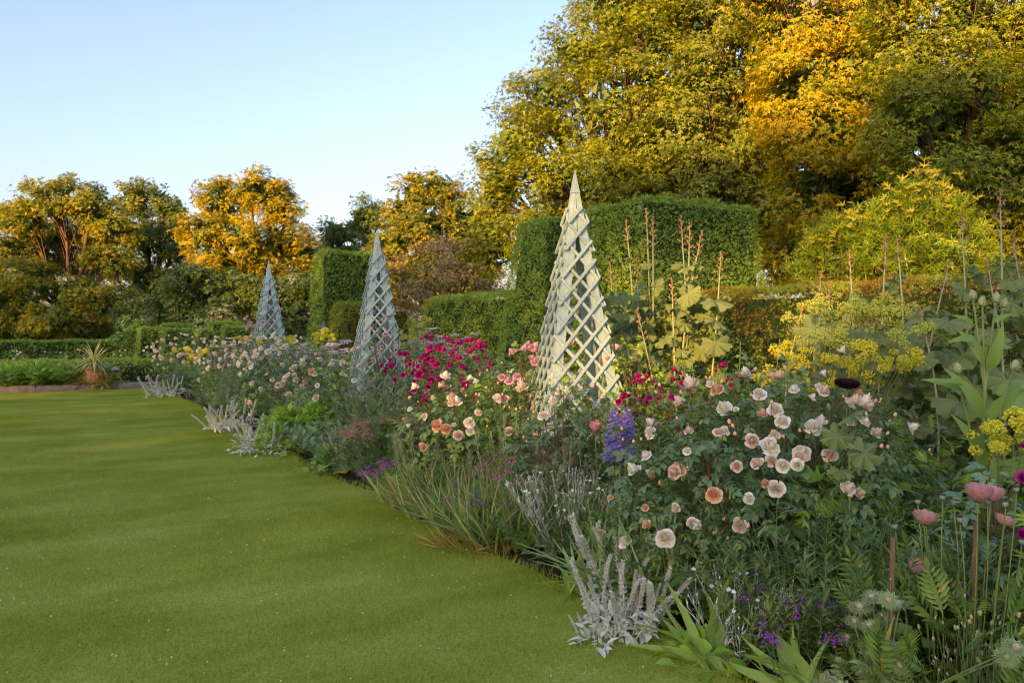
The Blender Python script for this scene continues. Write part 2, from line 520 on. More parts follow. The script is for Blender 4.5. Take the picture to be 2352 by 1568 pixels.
def box_geo(x0, y0, z0, x1, y1, z1):
    V = [(x, y, z) for z in (z0, z1) for y in (y0, y1) for x in (x0, x1)]
    F = [(0, 2, 3, 1), (4, 5, 7, 6), (0, 1, 5, 4), (1, 3, 7, 5), (3, 2, 6, 7), (2, 0, 4, 6)]
    return V, F

def bevelled(V, F, width, mat, name):
    import bmesh
    me = bpy.data.meshes.new(name)
    me.from_pydata([tuple(map(float, v)) for v in V], [], [tuple(map(int, f)) for f in F])
    bm = bmesh.new()
    bm.from_mesh(me)
    bmesh.ops.bevel(bm, geom=list(bm.edges), offset=width, segments=1, affect='EDGES')
    bm.to_mesh(me)
    bm.free()
    me.materials.append(mat)
    return me

# ------------------------------------------------------------------ ground, lawn, soil
def lawn_edge(y):
    return 2.80 + 0.05 * np.sin(y * 0.55) + 0.035 * np.sin(y * 1.7 + 1) + 0.02 * np.sin(y * 4.3)

GROUND = plain_mat("rough grass ground", (0.05, 0.085, 0.02), (0.09, 0.13, 0.03), 0.6, 0.9, 0.1)
link("ground", (lambda g: (g.add([(-400, -300, -0.06), (500, -300, -0.06), (500, 600, -0.06), (-400, 600, -0.06)], [(0, 1, 2, 3)]), g.mesh("ground", GROUND))[1])(Geo()), kind="structure")

LAWN_STOPS = [(0.30, (0.205, 0.295, 0.024)), (0.44, (0.265, 0.355, 0.040)), (0.56, (0.32, 0.41, 0.062)), (0.70, (0.40, 0.47, 0.105))]
m, nt, bs = new_mat("mown lawn")
big = ramp(nt, world_noise(nt, 0.8, (0.8, 1.4, 1), 6), LAWN_STOPS)
fine = ramp(nt, world_noise(nt, 45, (1, 1, 1), 4), [(0.25, (0.45, 0.5, 0.4)), (0.7, (1.1, 1.1, 1.1))])
nt.links.new(mixrgb(nt, 1.0, big, fine, 'MULTIPLY'), bs.inputs["Base Color"])
bs.inputs["Roughness"].default_value = 0.9
bs.inputs["Specular IOR Level"].default_value = 0.1
LAWN = m
ys = np.linspace(-14, 24.22, 240)
xe = lawn_edge(ys)
V = [(-30, y, 0) for y in ys] + [(x, y, 0) for x, y in zip(xe, ys)] + [(x + 0.01, y, -0.055) for x, y in zip(xe, ys)]
n = len(ys)
F = [(i, n + i, n + i + 1, i + 1) for i in range(n - 1)] + [(n + i, 2 * n + i, 2 * n + i + 1, n + i + 1) for i in range(n - 1)]
g = Geo()
g.add(V, F)
link("lawn", g.mesh("lawn", LAWN), kind="structure")

SOIL = plain_mat("bed soil", (0.022, 0.015, 0.010), (0.055, 0.038, 0.024), 14, 0.95, 0.1, 0.8)
g = Geo()
xs, ysl = np.linspace(2.6, 9.0, 33), np.linspace(-6, 24.3, 120)
r = rng(4)
zz = -0.045 + 0.015 * r.random((len(ysl), len(xs))) + 0.09 * np.clip((xs - 2.8) / 1.2, 0, 1)[None]
zz[:, :2] = -0.055
V = [(x, y, zz[j, i]) for j, y in enumerate(ysl) for i, x in enumerate(xs)]
w = len(xs)
F = [(j * w + i, j * w + i + 1, (j + 1) * w + i + 1, (j + 1) * w + i) for j in range(len(ysl) - 1) for i in range(w - 1)]
g.add(V, F)
g.add([(-30, 24.4, 0.10), (3.2, 24.4, 0.10), (3.2, 26.4, 0.10), (-30, 26.4, 0.10)], [(0, 1, 2, 3)])
link("soil", g.mesh("soil", SOIL), kind="structure")

# grass blades: one patch of turf repeated over the lawn (stuff), blades about 2.5 cm
GRASS_MAT = leaf_mat("grass blade", (0.20, 0.275, 0.022), (0.29, 0.36, 0.04), (0.40, 0.40, 0.10), 0.4, 0.6, 0.2, gain=1.0)
_nt = GRASS_MAT.node_tree
_b = ramp(_nt, world_noise(_nt, 0.8, (0.8, 1.4, 1), 6), LAWN_STOPS)
_isl = ramp(_nt, _nt.nodes.new("ShaderNodeNewGeometry").outputs["Random Per Island"], [(0.0, (0.62, 0.66, 0.55)), (0.6, (1.1, 1.08, 1.0)), (0.95, (1.35, 1.25, 1.3))])
_c = mixrgb(_nt, 1.0, _b, _isl, 'MULTIPLY')
for _n in _nt.nodes:
    if _n.type == 'BSDF_PRINCIPLED':
        _nt.links.new(_c, _n.inputs["Base Color"])
    if _n.type == 'BSDF_TRANSLUCENT':
        _nt.links.new(_c, _n.inputs["Color"])
r = rng(11)
NB = 16000
g = Geo()
P = np.stack([r.uniform(-0.5, 0.5, NB), r.uniform(-0.5, 0.5, NB), np.full(NB, -0.003)], -1)
a = r.uniform(0, 2 * math.pi, NB)
h = r.uniform(0.010, 0.026, NB) * (1 + 0.5 * (r.random(NB) < 0.05))
lean = r.uniform(0.1, 1.2, NB)
sd = np.stack([-np.sin(a), np.cos(a), np.zeros(NB)], -1) * 0.0016
ld = np.stack([np.cos(a), np.sin(a), np.zeros(NB)], -1)
tip = P + ld * (h * np.sin(lean))[:, None] + np.array([0, 0, 1.0]) * (h * np.cos(lean))[:, None]
Vb = np.stack([P - sd, P + sd, tip], 1).reshape(-1, 3)
g.add(Vb, np.arange(NB * 3).reshape(-1, 3))
turf = link("grass_turf", g.mesh("grass_turf", GRASS_MAT), loc=(-0.5, 3.5, 0.001), kind="stuff")
pts = []
for iy in range(0, 24):
    y = iy + 0.5
    if y > 23.7:
        continue
    for k in range(9):
        x = float(lawn_edge(np.array(y))) - 0.52 - k
        if k == 3 and iy == 3:
            turf.location = (x, y, 0.001)
        else:
            pts.append((x, y, 0.001))
me = bpy.data.meshes.new("grass_points")
me.from_pydata(pts, [], [])
grass = link("grass", me, kind="stuff")
ng = bpy.data.node_groups.new("spread turf", 'GeometryNodeTree')
ng.interface.new_socket("Geometry", in_out='INPUT', socket_type='NodeSocketGeometry')
ng.interface.new_socket("Geometry", in_out='OUTPUT', socket_type='NodeSocketGeometry')
gi, go = ng.nodes.new("NodeGroupInput"), ng.nodes.new("NodeGroupOutput")
oi = ng.nodes.new("GeometryNodeObjectInfo")
oi.inputs["Object"].default_value = turf
iop = ng.nodes.new("GeometryNodeInstanceOnPoints")
rv = ng.nodes.new("FunctionNodeRandomValue")
rv.data_type = 'INT'
rv.inputs[4].default_value = 0
rv.inputs[5].default_value = 3
mm = ng.nodes.new("ShaderNodeMath")
mm.operation = 'MULTIPLY'
mm.inputs[1].default_value = math.pi / 2
cx = ng.nodes.new("ShaderNodeCombineXYZ")
ng.links.new(rv.outputs[2], mm.inputs[0])
ng.links.new(mm.outputs[0], cx.inputs["Z"])
ng.links.new(gi.outputs[0], iop.inputs["Points"])
ng.links.new(oi.outputs["Geometry"], iop.inputs["Instance"])
ng.links.new(cx.outputs[0], iop.inputs["Rotation"])
ng.links.new(iop.outputs[0], go.inputs[0])
md = grass.modifiers.new("turf", 'NODES')
md.node_group = ng

# clover heads dotted through the lawn
r = rng(21)
g = Geo()
pp = []
for cx_, cy_, n_ in [(1.9, 4.9, 22), (0.6, 4.6, 14), (1.2, 6.3, 26), (0.2, 6.6, 14), (2.2, 6.0, 16), (-0.2, 9.3, 14), (1.6, 8.6, 12), (0.4, 12.0, 16), (0.9, 15.0, 18), (0.2, 18.0, 18),
                     (0.9, 20.5, 26), (0.0, 5.3, 10), (1.6, 3.7, 12), (0.8, 3.9, 16), (2.3, 4.4, 8), (2.3, 9.5, 14), (2.2, 23.3, 16)]:
    pp.append(np.stack([r.normal(cx_, 0.45, n_), r.normal(cy_, 0.35, n_), np.full(n_, 0.026)], -1))
P = np.concatenate(pp)
P = P[P[:, 0] < 2.75]
g.inst(T_OCT, frames(rand_dirs(r, len(P)), rand_dirs(r, len(P))), P, r.uniform(0.0035, 0.007, len(P)))
link("clover_blossom", g.mesh("clover_blossom", leaf_mat("clover white", (0.50, 0.50, 0.36), (0.68, 0.68, 0.54), None, 0.2, 0.9, 0.1)), kind="stuff")

# fallen petals and a dead leaf by the edge
r = rng(22)
g = Geo()
P = np.array([(2.55, 9.9, 0.022), (2.35, 9.5, 0.022), (2.7, 8.9, 0.022), (2.62, 8.1, 0.022), (2.45, 3.05, 0.022), (2.72, 5.0, 0.022), (2.55, 10.4, 0.022), (2.5, 22.5, 0.022), (2.35, 22.1, 0.022), (2.3, 6.3, 0.02)])
g.inst(T_LEAF, frames(rand_dirs(r, len(P), 0) * np.array([1, 1, 0.1]), np.tile([0.1, 0, 1.0], (len(P), 1))), P, 0.035)
link("fallen_petals", g.mesh("fallen_petals", leaf_mat("dropped petal", (0.6, 0.5, 0.36), (0.42, 0.24, 0.12), None, 0.2)), kind="stuff")

# ------------------------------------------------------------------ stone kerb at the end of the lawn
KERB = plain_mat("kerb stone", (0.13, 0.105, 0.088), (0.26, 0.215, 0.18), 7, 0.85, 0.2, 0.5)
kerb = thing("stone_kerb", "low brown stone kerb with rounded top between the lawn and the pot border", "kerb", (0, 24.3, 0))
r = rng(5)
x = -9.0
while x < 2.9:
    L = 1.75
    prof = [(0, -0.05), (0, 0.09), (0.015, 0.135), (0.055, 0.165), (0.12, 0.165), (0.16, 0.135), (0.175, 0.09), (0.175, -0.05)]
    g = Geo()
    k = len(prof)
    V = [(xx, p[0], p[1]) for xx in (0.006, 0.02, L - 0.02, L - 0.006) for p in prof]
    for e in (0, 3):
        for j in range(k):
            q = V[e * k + j]
            V[e * k + j] = (q[0], 0.0875 + (q[1] - 0.0875) * 0.93, q[2] * 0.97)
    F = [(a_ * k + j, a_ * k + j + 1, (a_ + 1) * k + j + 1, (a_ + 1) * k + j) for a_ in range(3) for j in range(k - 1)]
    g.add(V, F)
    g.add(V[:k], [tuple(range(k))])
    g.add(V[3 * k:], [tuple(range(k))[::-1]])
    link("stone", g.mesh("stone", KERB), kerb, loc=(x, r.normal(0, 0.006), r.normal(0, 0.004)))
    x += L

# ------------------------------------------------------------------ clipped hedges
def hedge(name, label, base, top, h, seed, dens=1400, spray=0.060, mat=YEW, fresh=YEW_FRESH_LIT, top_fresh=0.8, cat="hedge", group=None, round_top=0.0, back=0.35, west=0.0):
    """base/top: four (x, y) corners, counter-clockwise seen from above, first edge facing the camera (-Y)."""
    r = rng(seed)
    c = np.mean(np.array(base), 0)
    t = thing(name, label, cat, (c[0], c[1], 0), group=group)
    b = np.array([(x - c[0], y - c[1], 0.0) for x, y in base])
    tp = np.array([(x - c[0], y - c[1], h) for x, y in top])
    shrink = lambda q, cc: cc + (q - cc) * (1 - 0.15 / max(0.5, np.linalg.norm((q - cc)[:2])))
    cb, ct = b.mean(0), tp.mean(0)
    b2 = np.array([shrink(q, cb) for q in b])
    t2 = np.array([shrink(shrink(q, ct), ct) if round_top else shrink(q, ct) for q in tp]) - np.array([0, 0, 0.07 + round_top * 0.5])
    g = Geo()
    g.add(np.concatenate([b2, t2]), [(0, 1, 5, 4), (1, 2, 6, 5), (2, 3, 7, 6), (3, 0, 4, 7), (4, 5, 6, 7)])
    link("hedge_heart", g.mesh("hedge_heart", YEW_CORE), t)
    g = Geo()
    ph = r.uniform(0, 6, 6)
    for k in range(5):
        if k < 4:
            A, B, Cq, Dq = b[k], b[(k + 1) % 4], tp[(k + 1) % 4], tp[k]
        else:
            A, B, Cq, Dq = tp[0], tp[1], tp[2], tp[3]
        area = 0.5 * (np.linalg.norm(np.cross(B - A, Dq - A)) + np.linalg.norm(np.cross(B - Cq, Dq - Cq)))
        nrm = unit(np.cross(B - A, Dq - A))
        f = back if k in (1, 2) else 1.0
        N = int(area * dens * f)
        u, v = r.random(N), r.random(N)
        P = (A * ((1 - u) * (1 - v))[:, None] + B * (u * (1 - v))[:, None] + Cq * (u * v)[:, None] + Dq * ((1 - u) * v)[:, None])
        bump = 0.022 * np.sin(P[:, 0] * 3.1 + P[:, 2] * 2.2 + ph[0]) + 0.025 * np.sin(P[:, 1] * 4.3 - P[:, 2] * 3.7 + ph[1]) + 0.018 * np.sin(P[:, 2] * 9 + P[:, 0] * 6 + P[:, 1] * 7 + ph[2])
        P = P + nrm * (bump - 0.025 + r.normal(0, 0.013, N))[:, None]
        edge = np.minimum(np.minimum(u, 1 - u), 1 - v if k < 4 else np.minimum(v, 1 - v))
        L = np.linalg.norm(B - A)
        if round_top > 0 and k < 4:
            over = np.clip(1 - (h - P[:, 2]) / (round_top + 1e-6), 0, 1)
            P = P - nrm * (round_top * 0.45 * over ** 2)[:, None]
        if round_top > 0 and k == 4:
            dist = np.minimum(np.minimum(u, 1 - u) * L, np.minimum(v, 1 - v) * np.linalg.norm(Dq - A))
            over = np.clip(1 - dist / (round_top + 1e-6), 0, 1)
            P[:, 2] -= round_top * 0.35 * over ** 2
        d = nrm * r.uniform(0.25, 0.8, N)[:, None] + rand_dirs(r, N) * 0.8 + np.array([0, 0, 0.15 if k < 4 else 0.5])
        nn = nrm + rand_dirs(r, N) * 0.5
        s = spray * r.uniform(0.6, 1.35, N)
        isf = r.random(N) < (top_fresh if k == 4 else west if (k == 3 and west) else 0.12 + 0.35 * np.clip(1 - (h - P[:, 2]) / 0.25, 0, 1))  # extra light sprays on the sunward side paint in its brightness
        M = frames(d, nn)
        if (~isf).any():
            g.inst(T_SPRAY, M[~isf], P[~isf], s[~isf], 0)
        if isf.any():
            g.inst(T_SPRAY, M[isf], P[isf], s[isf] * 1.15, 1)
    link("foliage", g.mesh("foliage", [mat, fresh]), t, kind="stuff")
    return t

def buttress(name, label, x0, x1, y0, y1, h, batter, seed, **kw):
    bx, by = batter
    hedge(name, label, [(x0 - bx, y0 - by), (x1 + bx, y0 - by), (x1 + bx, y1 + by), (x0 - bx, y1 + by)],
          [(x0, y0), (x1, y0), (x1, y1), (x0, y1)], h, seed, **kw)

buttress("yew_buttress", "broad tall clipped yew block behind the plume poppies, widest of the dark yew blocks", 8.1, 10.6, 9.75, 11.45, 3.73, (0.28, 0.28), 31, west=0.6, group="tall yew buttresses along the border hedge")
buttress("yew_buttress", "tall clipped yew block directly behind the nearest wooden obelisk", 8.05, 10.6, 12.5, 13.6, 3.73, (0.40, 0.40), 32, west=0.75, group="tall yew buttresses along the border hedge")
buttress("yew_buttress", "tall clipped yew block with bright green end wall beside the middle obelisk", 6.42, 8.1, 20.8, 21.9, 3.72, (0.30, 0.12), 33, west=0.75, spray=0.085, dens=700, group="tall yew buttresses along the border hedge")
hedge("yew_hedge", "chest high mixed yew hedge with orange tinted growth behind the tall lime green blossoms",
      [(8.6, -3), (9.9, -3), (9.9, 9.55), (8.6, 9.55)], [(8.68, -3), (9.82, -3), (9.82, 9.55), (8.68, 9.55)], 2.26, 34, mat=YEW_RUST, fresh=YEW_RUST, round_top=0.25, dens=850)
hedge("yew_hedge", "long green yew hedge running between the middle obelisk and the yew block",
      [(8.55, 14.1), (9.8, 14.1), (9.8, 19.5), (8.55, 19.5)], [(8.63, 14.1), (9.72, 14.1), (9.72, 19.5), (8.63, 19.5)], 2.47, 35, fresh=YEW_FRESH_LIT, mat=YEW_FRESH_LIT, round_top=0.2, dens=1200)
hedge("yew_hedge", "short rounded yew wing projecting in front of the bright green ended yew block",
      [(6.2, 19.4), (8.5, 19.4), (8.5, 20.4), (6.2, 20.4)], [(6.42, 19.5), (8.5, 19.5), (8.5, 20.3), (6.42, 20.3)], 2.36, 36, mat=YEW_RUST, fresh=YEW_RUST, round_top=0.35)
for k, (x0, x1, y0, y1, h, lab) in enumerate([
        (2.98, 3.72, 31.9, 33.0, 1.66, "small clipped yew block beside the low hedge, first of the distant blocks"),
        (3.62, 4.55, 30.3, 31.2, 1.63, "small clipped yew block second along, its sloping edge over the cream roses"),
        (4.2, 5.4, 35.8, 37.0, 1.82, "small clipped yew block showing just a top edge behind the first two blocks"),
        (5.95, 7.2, 34.8, 36.0, 1.90, "highest small clipped yew block, its bright sunlit end by the far obelisk"),
        (5.68, 6.9, 30.3, 31.4, 1.73, "small clipped yew block in front of the highest one near the far obelisk"),
        (5.15, 5.7, 33.0, 34.0, 1.60, "narrow small clipped yew block tucked between the two pairs")]):
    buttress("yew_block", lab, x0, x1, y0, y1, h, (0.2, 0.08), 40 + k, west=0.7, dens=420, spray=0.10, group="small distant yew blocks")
hedge("low_hedge", "knee high clipped hedge with domed top behind the terracotta pot",
      [(-9, 25.35), (3.4, 25.35), (3.4, 27.0), (-9, 27.0)], [(-9, 25.42), (3.4, 25.42), (3.4, 26.9), (-9, 26.9)], 0.74, 50, dens=420, spray=0.075, round_top=0.3)
hedge("long_hedge", "long flat topped dark hedge below the distant trees",
      [(-10, 41.2), (4.1, 41.2), (4.1, 42.6), (-10, 42.6)], [(-10, 41.25), (4.1, 41.25), (4.1, 42.5), (-10, 42.5)], 1.08, 51, dens=260, spray=0.13)

# ------------------------------------------------------------------ trees
def tree(name, label, cat, foot, D, lobes, seed, leafmat, leaf=0.15, per=60, cover=1.3, clump=0.55, trunk=0.3, group=None, tmpl=T_TUFT, droop=0.35, inner=0.6, zfork=0.3, extra_mats=None, base_z=0.0, flat=0.65, core=290, core_leaf=2.4):
    """foot: (x, y); lobes: (px, py, rx, rz, depth offset) in frame units at distance D, turned into real ellipsoids of foliage."""
    r = rng(seed)
    t = thing(name, label, cat, (foot[0], foot[1], base_z), group=group)
    o = np.array([foot[0], foot[1], base_z])
    cs, rs = [], []
    for px, py, rx, rz, dd in lobes:
        Dk = D + dd
        cs.append(at(px, py, Dk) - o)
        rs.append((rx * Dk / FPX, rx * Dk / FPX * 0.95, rz * Dk / FPX))
    cs, rs = np.array(cs), np.array(rs)
    CP, CD, lid = [], [], []
    for k in range(len(cs)):
        a, b, c = rs[k]
        area = 4 * math.pi * (((a * b) ** 1.6 + (a * c) ** 1.6 + (b * c) ** 1.6) / 3) ** (1 / 1.6)
        n = max(6, int(area * cover / (math.pi * clump ** 2)))
        d = rand_dirs(r, n)
        f = r.uniform(inner, 1.06, n) ** 0.8
        P = cs[k] + d * rs[k] * f[:, None]
        keep = P[:, 2] > 0.3
        for j in range(len(cs)):
            if j != k:
                keep &= (((P - cs[j]) / rs[j]) ** 2).sum(1) > 0.7
        CP.append(P[keep]); CD.append(unit(d[keep] / rs[k])); lid.append(np.full(keep.sum(), k))
    CP, CD, lid = np.concatenate(CP), np.concatenate(CD), np.concatenate(lid)
    N = len(CP)
    # leaves
    g = Geo()
    n = N * per
    cid = np.repeat(np.arange(N), per)
    cr = clump * r.uniform(0.6, 1.35, N)
    off = rand_dirs(r, n) * (r.random(n) ** 0.45)[:, None] * cr[cid][:, None] * np.array([1.05, 1.05, flat])
    P = CP[cid] + off
    out = unit(CD[cid] + off / cr[cid][:, None] * 0.6)
    d = unit(out * np.array([1, 1, 0.3]) + rand_dirs(r, n) * 0.55 - np.array([0, 0, droop]))
    nn = unit(out * 0.7 + np.array([0, 0, 0.6]) + rand_dirs(r, n) * 0.5)
    s = leaf * r.uniform(0.6, 1.3, n)
    mats = [leafmat] + (extra_mats or [])
    if extra_mats:
        mi = r.random(n) < (r.random(N) ** 2 * 0.85)[cid]
        g.inst(tmpl, frames(d[~mi], nn[~mi]), P[~mi], s[~mi], 0)
        g.inst(tmpl, frames(d[mi], nn[mi]), P[mi], s[mi], 1)
    else:
        g.inst(tmpl, frames(d, nn), P, s)
    if core:                                             # coarser dark leaves inside every bough, inner shade painted into their colour
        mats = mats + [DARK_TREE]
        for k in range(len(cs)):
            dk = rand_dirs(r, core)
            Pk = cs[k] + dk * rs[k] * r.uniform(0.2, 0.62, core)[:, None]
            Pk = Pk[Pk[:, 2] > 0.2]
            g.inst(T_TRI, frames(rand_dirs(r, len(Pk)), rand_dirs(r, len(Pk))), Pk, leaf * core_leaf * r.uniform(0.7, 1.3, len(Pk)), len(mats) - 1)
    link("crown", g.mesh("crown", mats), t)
    # trunk, limbs to every lobe, branches to the clumps
    g = Geo()
    zt = (cs[:, 2].min() * 0.5 + cs[:, 2].mean() * 0.5) * zfork + 0.5
    lean = (cs[:, :2].mean(0)) * 0.15
    z = np.linspace(-0.1, zt, 6)
    tp = np.stack([lean[0] * (z / zt), lean[1] * (z / zt), z], -1)
    g.tubes(tp[None], (trunk * np.array([1.5, 1.12, 1, 0.95, 0.9, 0.8]))[None], 9)
    link("trunk", g.mesh("trunk", BARK, True), t)
    g = Geo()
    q = np.linspace(0, 1, 6)
    st = np.tile(tp[-1] - np.array([0, 0, 0.2]), (len(cs), 1)) + r.normal(0, trunk * 0.3, (len(cs), 3))
    mid = st + (cs - st) * 0.5 + np.array([0, 0, 0.25]) * np.linalg.norm(cs - st, axis=1)[:, None] * 0.4
    L = ((1 - q) ** 2)[None, :, None] * st[:, None] + (2 * q * (1 - q))[None, :, None] * mid[:, None] + (q ** 2)[None, :, None] * cs[:, None]
    L[:, 1:5] += r.normal(0, 0.12, (len(cs), 4, 3))
    g.tubes(L, trunk * 0.62 * (1 - 0.75 * q)[None] * r.uniform(0.7, 1, (len(cs), 1)), 6)
    sel = r.random(N) < 0.6
    e = CP[sel]
    l2 = lid[sel]
    u = r.uniform(0.45, 1.0, len(e))
    b0 = np.stack([np.array([np.interp(uu, q, L[k, :, c]) for c in range(3)]) for uu, k in zip(u, l2)]) if len(e) else np.zeros((0, 3))
    if len(e):
        mid = (b0 + e) / 2 + r.normal(0, 0.15, e.shape) + np.array([0, 0, 0.1])
        g.tubes(np.stack([b0, mid, e], 1), np.array([trunk * 0.11, trunk * 0.07, trunk * 0.02])[None] + 0.006, 3)
    link("limbs", g.mesh("limbs", BARK, True), t)
    return t

GRP_R = "tall trees towering behind the yew hedge"
tree("lime_tree", "tall golden green tree at the edge of the open sky, behind the obelisk tip", "tree", tuple(at(1420, 755, 27)[:2]), 27,
     [(1135, 560, 62, 80, 0), (1145, 440, 75, 80, 0), (1190, 340, 90, 95, -1), (1255, 235, 100, 95, 0), (1330, 120, 85, 85, 0), (1400, 30, 90, 80, 0), (1470, -60, 120, 110, 1), (1290, 420, 130, 120, -1.5),
      (1390, 270, 130, 130, -1), (1490, 150, 130, 130, -1), (1230, 520, 110, 90, -1), (1410, 430, 120, 110, -2), (1550, 10, 120, 110, 0), (1500, 320, 140, 140, 2), (1380, 470, 120, 120, 2), (1330, 560, 100, 80, -1)],
     101, LIME_TREE, leaf=0.142, per=106, cover=1.8, clump=0.62, trunk=0.4, group=GRP_R, extra_mats=[SYCAMORE])
tree("lime_tree", "shadowed green tree with hanging sprays above the broadest yew block", "tree", tuple(at(1640, 755, 25)[:2]), 25,
     [(1570, 330, 140, 130, 0), (1650, 200, 130, 120, 0), (1560, 470, 130, 110, 0), (1680, 420, 120, 120, -1), (1640, 60, 140, 110, 1), (1740, 90, 120, 110, 1), (1770, 500, 110, 110, 0), (1690, -70, 160, 110, 1), (1790, 330, 90, 120, 2.5), (1600, 400, 150, 140, 2), (1720, 300, 130, 130, 2), (1700, 530, 150, 100, 2)],
     102, SYCAMORE, leaf=0.138, per=100, cover=1.8, clump=0.58, trunk=0.38, group=GRP_R, droop=0.7)
tree("lime_tree", "amber leaved tree with drooping boughs between two greener trees", "tree", tuple(at(1930, 755, 22)[:2]), 22,
     [(1850, 60, 130, 110, 0), (1960, 30, 130, 110, 0), (1840, 190, 120, 105, -1), (1960, 180, 130, 110, -1), (1890, 310, 130, 110, -1.5), (1990, 330, 110, 110, -1), (1880, 430, 120, 100, -1), (1990, 460, 110, 100, -1),
      (1920, 560, 150, 90, 0), (1780, -70, 120, 110, 0), (1920, -90, 160, 110, 0), (1900, 260, 160, 140, 2), (1930, 430, 160, 130, 2), (1830, 600, 110, 80, 1)],
     103, GOLD_TREE, leaf=0.13, per=106, cover=1.8, clump=0.55, trunk=0.36, group=GRP_R, droop=0.7, extra_mats=[LIME_TREE])
tree("lime_tree", "bright green leafy tree above the yellow tipped shrub, beside the amber tree", "tree", tuple(at(2230, 755, 18)[:2]), 18,
     [(2120, 120, 130, 120, 0), (2230, 40, 140, 120, 0), (2350, 60, 130, 120, 0), (2110, 270, 120, 110, -1), (2230, 210, 130, 120, -1), (2350, 250, 120, 120, 0), (2170, 390, 130, 110, -1), (2290, 380, 120, 110, -1),
      (2390, 430, 110, 120, -1), (2120, 520, 120, 100, 0), (2260, 520, 130, 100, 0), (2370, 580, 110, 100, 0), (2080, -60, 140, 110, 0), (2300, -70, 150, 100, 0), (2430, 180, 120, 140, 0), (2090, 620, 130, 70, 1), (2180, 300, 150, 140, 2), (2300, 480, 150, 130, 2)],
     104, LIME_TREE, leaf=0.115, per=98, cover=1.7, clump=0.48, trunk=0.33, group=GRP_R, extra_mats=[SYCAMORE], droop=0.5)

GRP_L = "trees beyond the clipped hedges"
tree("sycamore_tree", "broad domed tree with orange lit crown and bare limbs showing, outermost over the long hedge", "tree", tuple(at(165, 790, 48)[:2]), 48,
     [(140, 455, 88, 50, 0), (60, 505, 66, 46, 0), (215, 470, 60, 46, 0), (265, 520, 48, 44, 0), (20, 570, 70, 46, 0), (255, 600, 58, 36, 0), (70, 640, 70, 46, -2), (10, 690, 80, 60, -2), (120, 735, 62, 34, -3), (235, 690, 70, 46, -2), (290, 740, 60, 40, 0), (30, 745, 70, 35, 0), (175, 660, 40, 26, -3), (150, 545, 66, 40, 2), (100, 590, 60, 40, 2), (215, 560, 50, 36, 2), (190, 610, 40, 30, 3), (20, 775, 60, 26, 3), (90, 772, 60, 24, 3), (160, 770, 60, 26, 3), (230, 768, 60, 28, 3), (-70, 620, 70, 120, 0)],
     111, SYCAMORE, core=150, leaf=0.22, per=56, cover=1.9, clump=0.6, trunk=0.36, group=GRP_L, zfork=0.55, extra_mats=[GOLD_TREE])
tree("tall_tree", "reddish topped tree squeezed between the domed tree and the orange one", "tree", tuple(at(355, 790, 55)[:2]), 55,
     [(315, 455, 42, 46, 0), (370, 470, 36, 44, 0), (405, 490, 30, 46, 0), (340, 540, 62, 50, 0), (400, 570, 50, 60, 0), (330, 640, 60, 50, 0), (390, 680, 60, 60, 0), (340, 730, 60, 40, 0)],
     112, DARK_TREE, leaf=0.22, per=54, cover=1.5, clump=0.6, trunk=0.3, group=GRP_L, extra_mats=[GOLD_TREE], zfork=0.6)
tree("maple_tree", "rounded tree glowing orange behind the far obelisk", "tree", tuple(at(580, 790, 46)[:2]), 46,
     [(510, 465, 56, 56, 0), (580, 440, 56, 50, 0), (640, 475, 52, 56, 0), (475, 540, 64, 54, -2), (560, 550, 70, 56, -2), (650, 560, 66, 58, 0), (690, 590, 46, 60, 0), (505, 600, 60, 36, -2), (610, 620, 60, 34, -1)],
     113, GOLD_TREE, leaf=0.21, per=56, cover=1.6, clump=0.55, trunk=0.32, group=GRP_L, zfork=0.75, extra_mats=[OAK])
tree("oak_tree", "dark green lower tree filling the space beneath the orange tree", "tree", tuple(at(480, 790, 40)[:2]), 40,
     [(450, 650, 70, 46, 0), (530, 670, 76, 46, 0), (420, 710, 60, 46, 0), (610, 690, 70, 50, 0), (690, 680, 60, 54, 0), (500, 730, 70, 40, 0), (650, 745, 80, 40, 0), (330, 720, 60, 46, 1), (740, 740, 50, 50, 0), (400, 755, 60, 30, 0)],
     114, DARK_TREE, leaf=0.21, per=56, cover=1.8, clump=0.55, trunk=0.25, group=GRP_L)
tree("oak_tree", "low green tree just above the bright green ended yew block", "tree", tuple(at(810, 790, 52)[:2]), 52,
     [(770, 540, 36, 42, 0), (840, 500, 46, 46, 0), (800, 590, 66, 52, 0), (860, 570, 50, 56, 0), (740, 610, 40, 46, 0), (770, 670, 60, 60, 0), (860, 660, 70, 60, 0)],
     115, DARK_TREE, leaf=0.21, per=56, cover=1.6, clump=0.55, trunk=0.26, group=GRP_L, extra_mats=[OAK])
tree("oak_tree", "rugged oak with olive gold crown behind the middle obelisk", "tree", tuple(at(985, 790, 42)[:2]), 42,
     [(960, 445, 50, 48, 0), (1010, 440, 50, 46, 0), (925, 490, 46, 46, 0), (1040, 490, 52, 50, 0), (975, 520, 70, 52, -1), (905, 560, 60, 54, -1), (1060, 560, 60, 60, 0), (980, 610, 80, 60, 0), (1090, 520, 50, 60, 1), (900, 640, 60, 56, 0), (1090, 640, 60, 60, 0)],
     116, OAK, leaf=0.20, per=56, cover=1.6, clump=0.55, trunk=0.32, group=GRP_L, extra_mats=[GOLD_TREE])
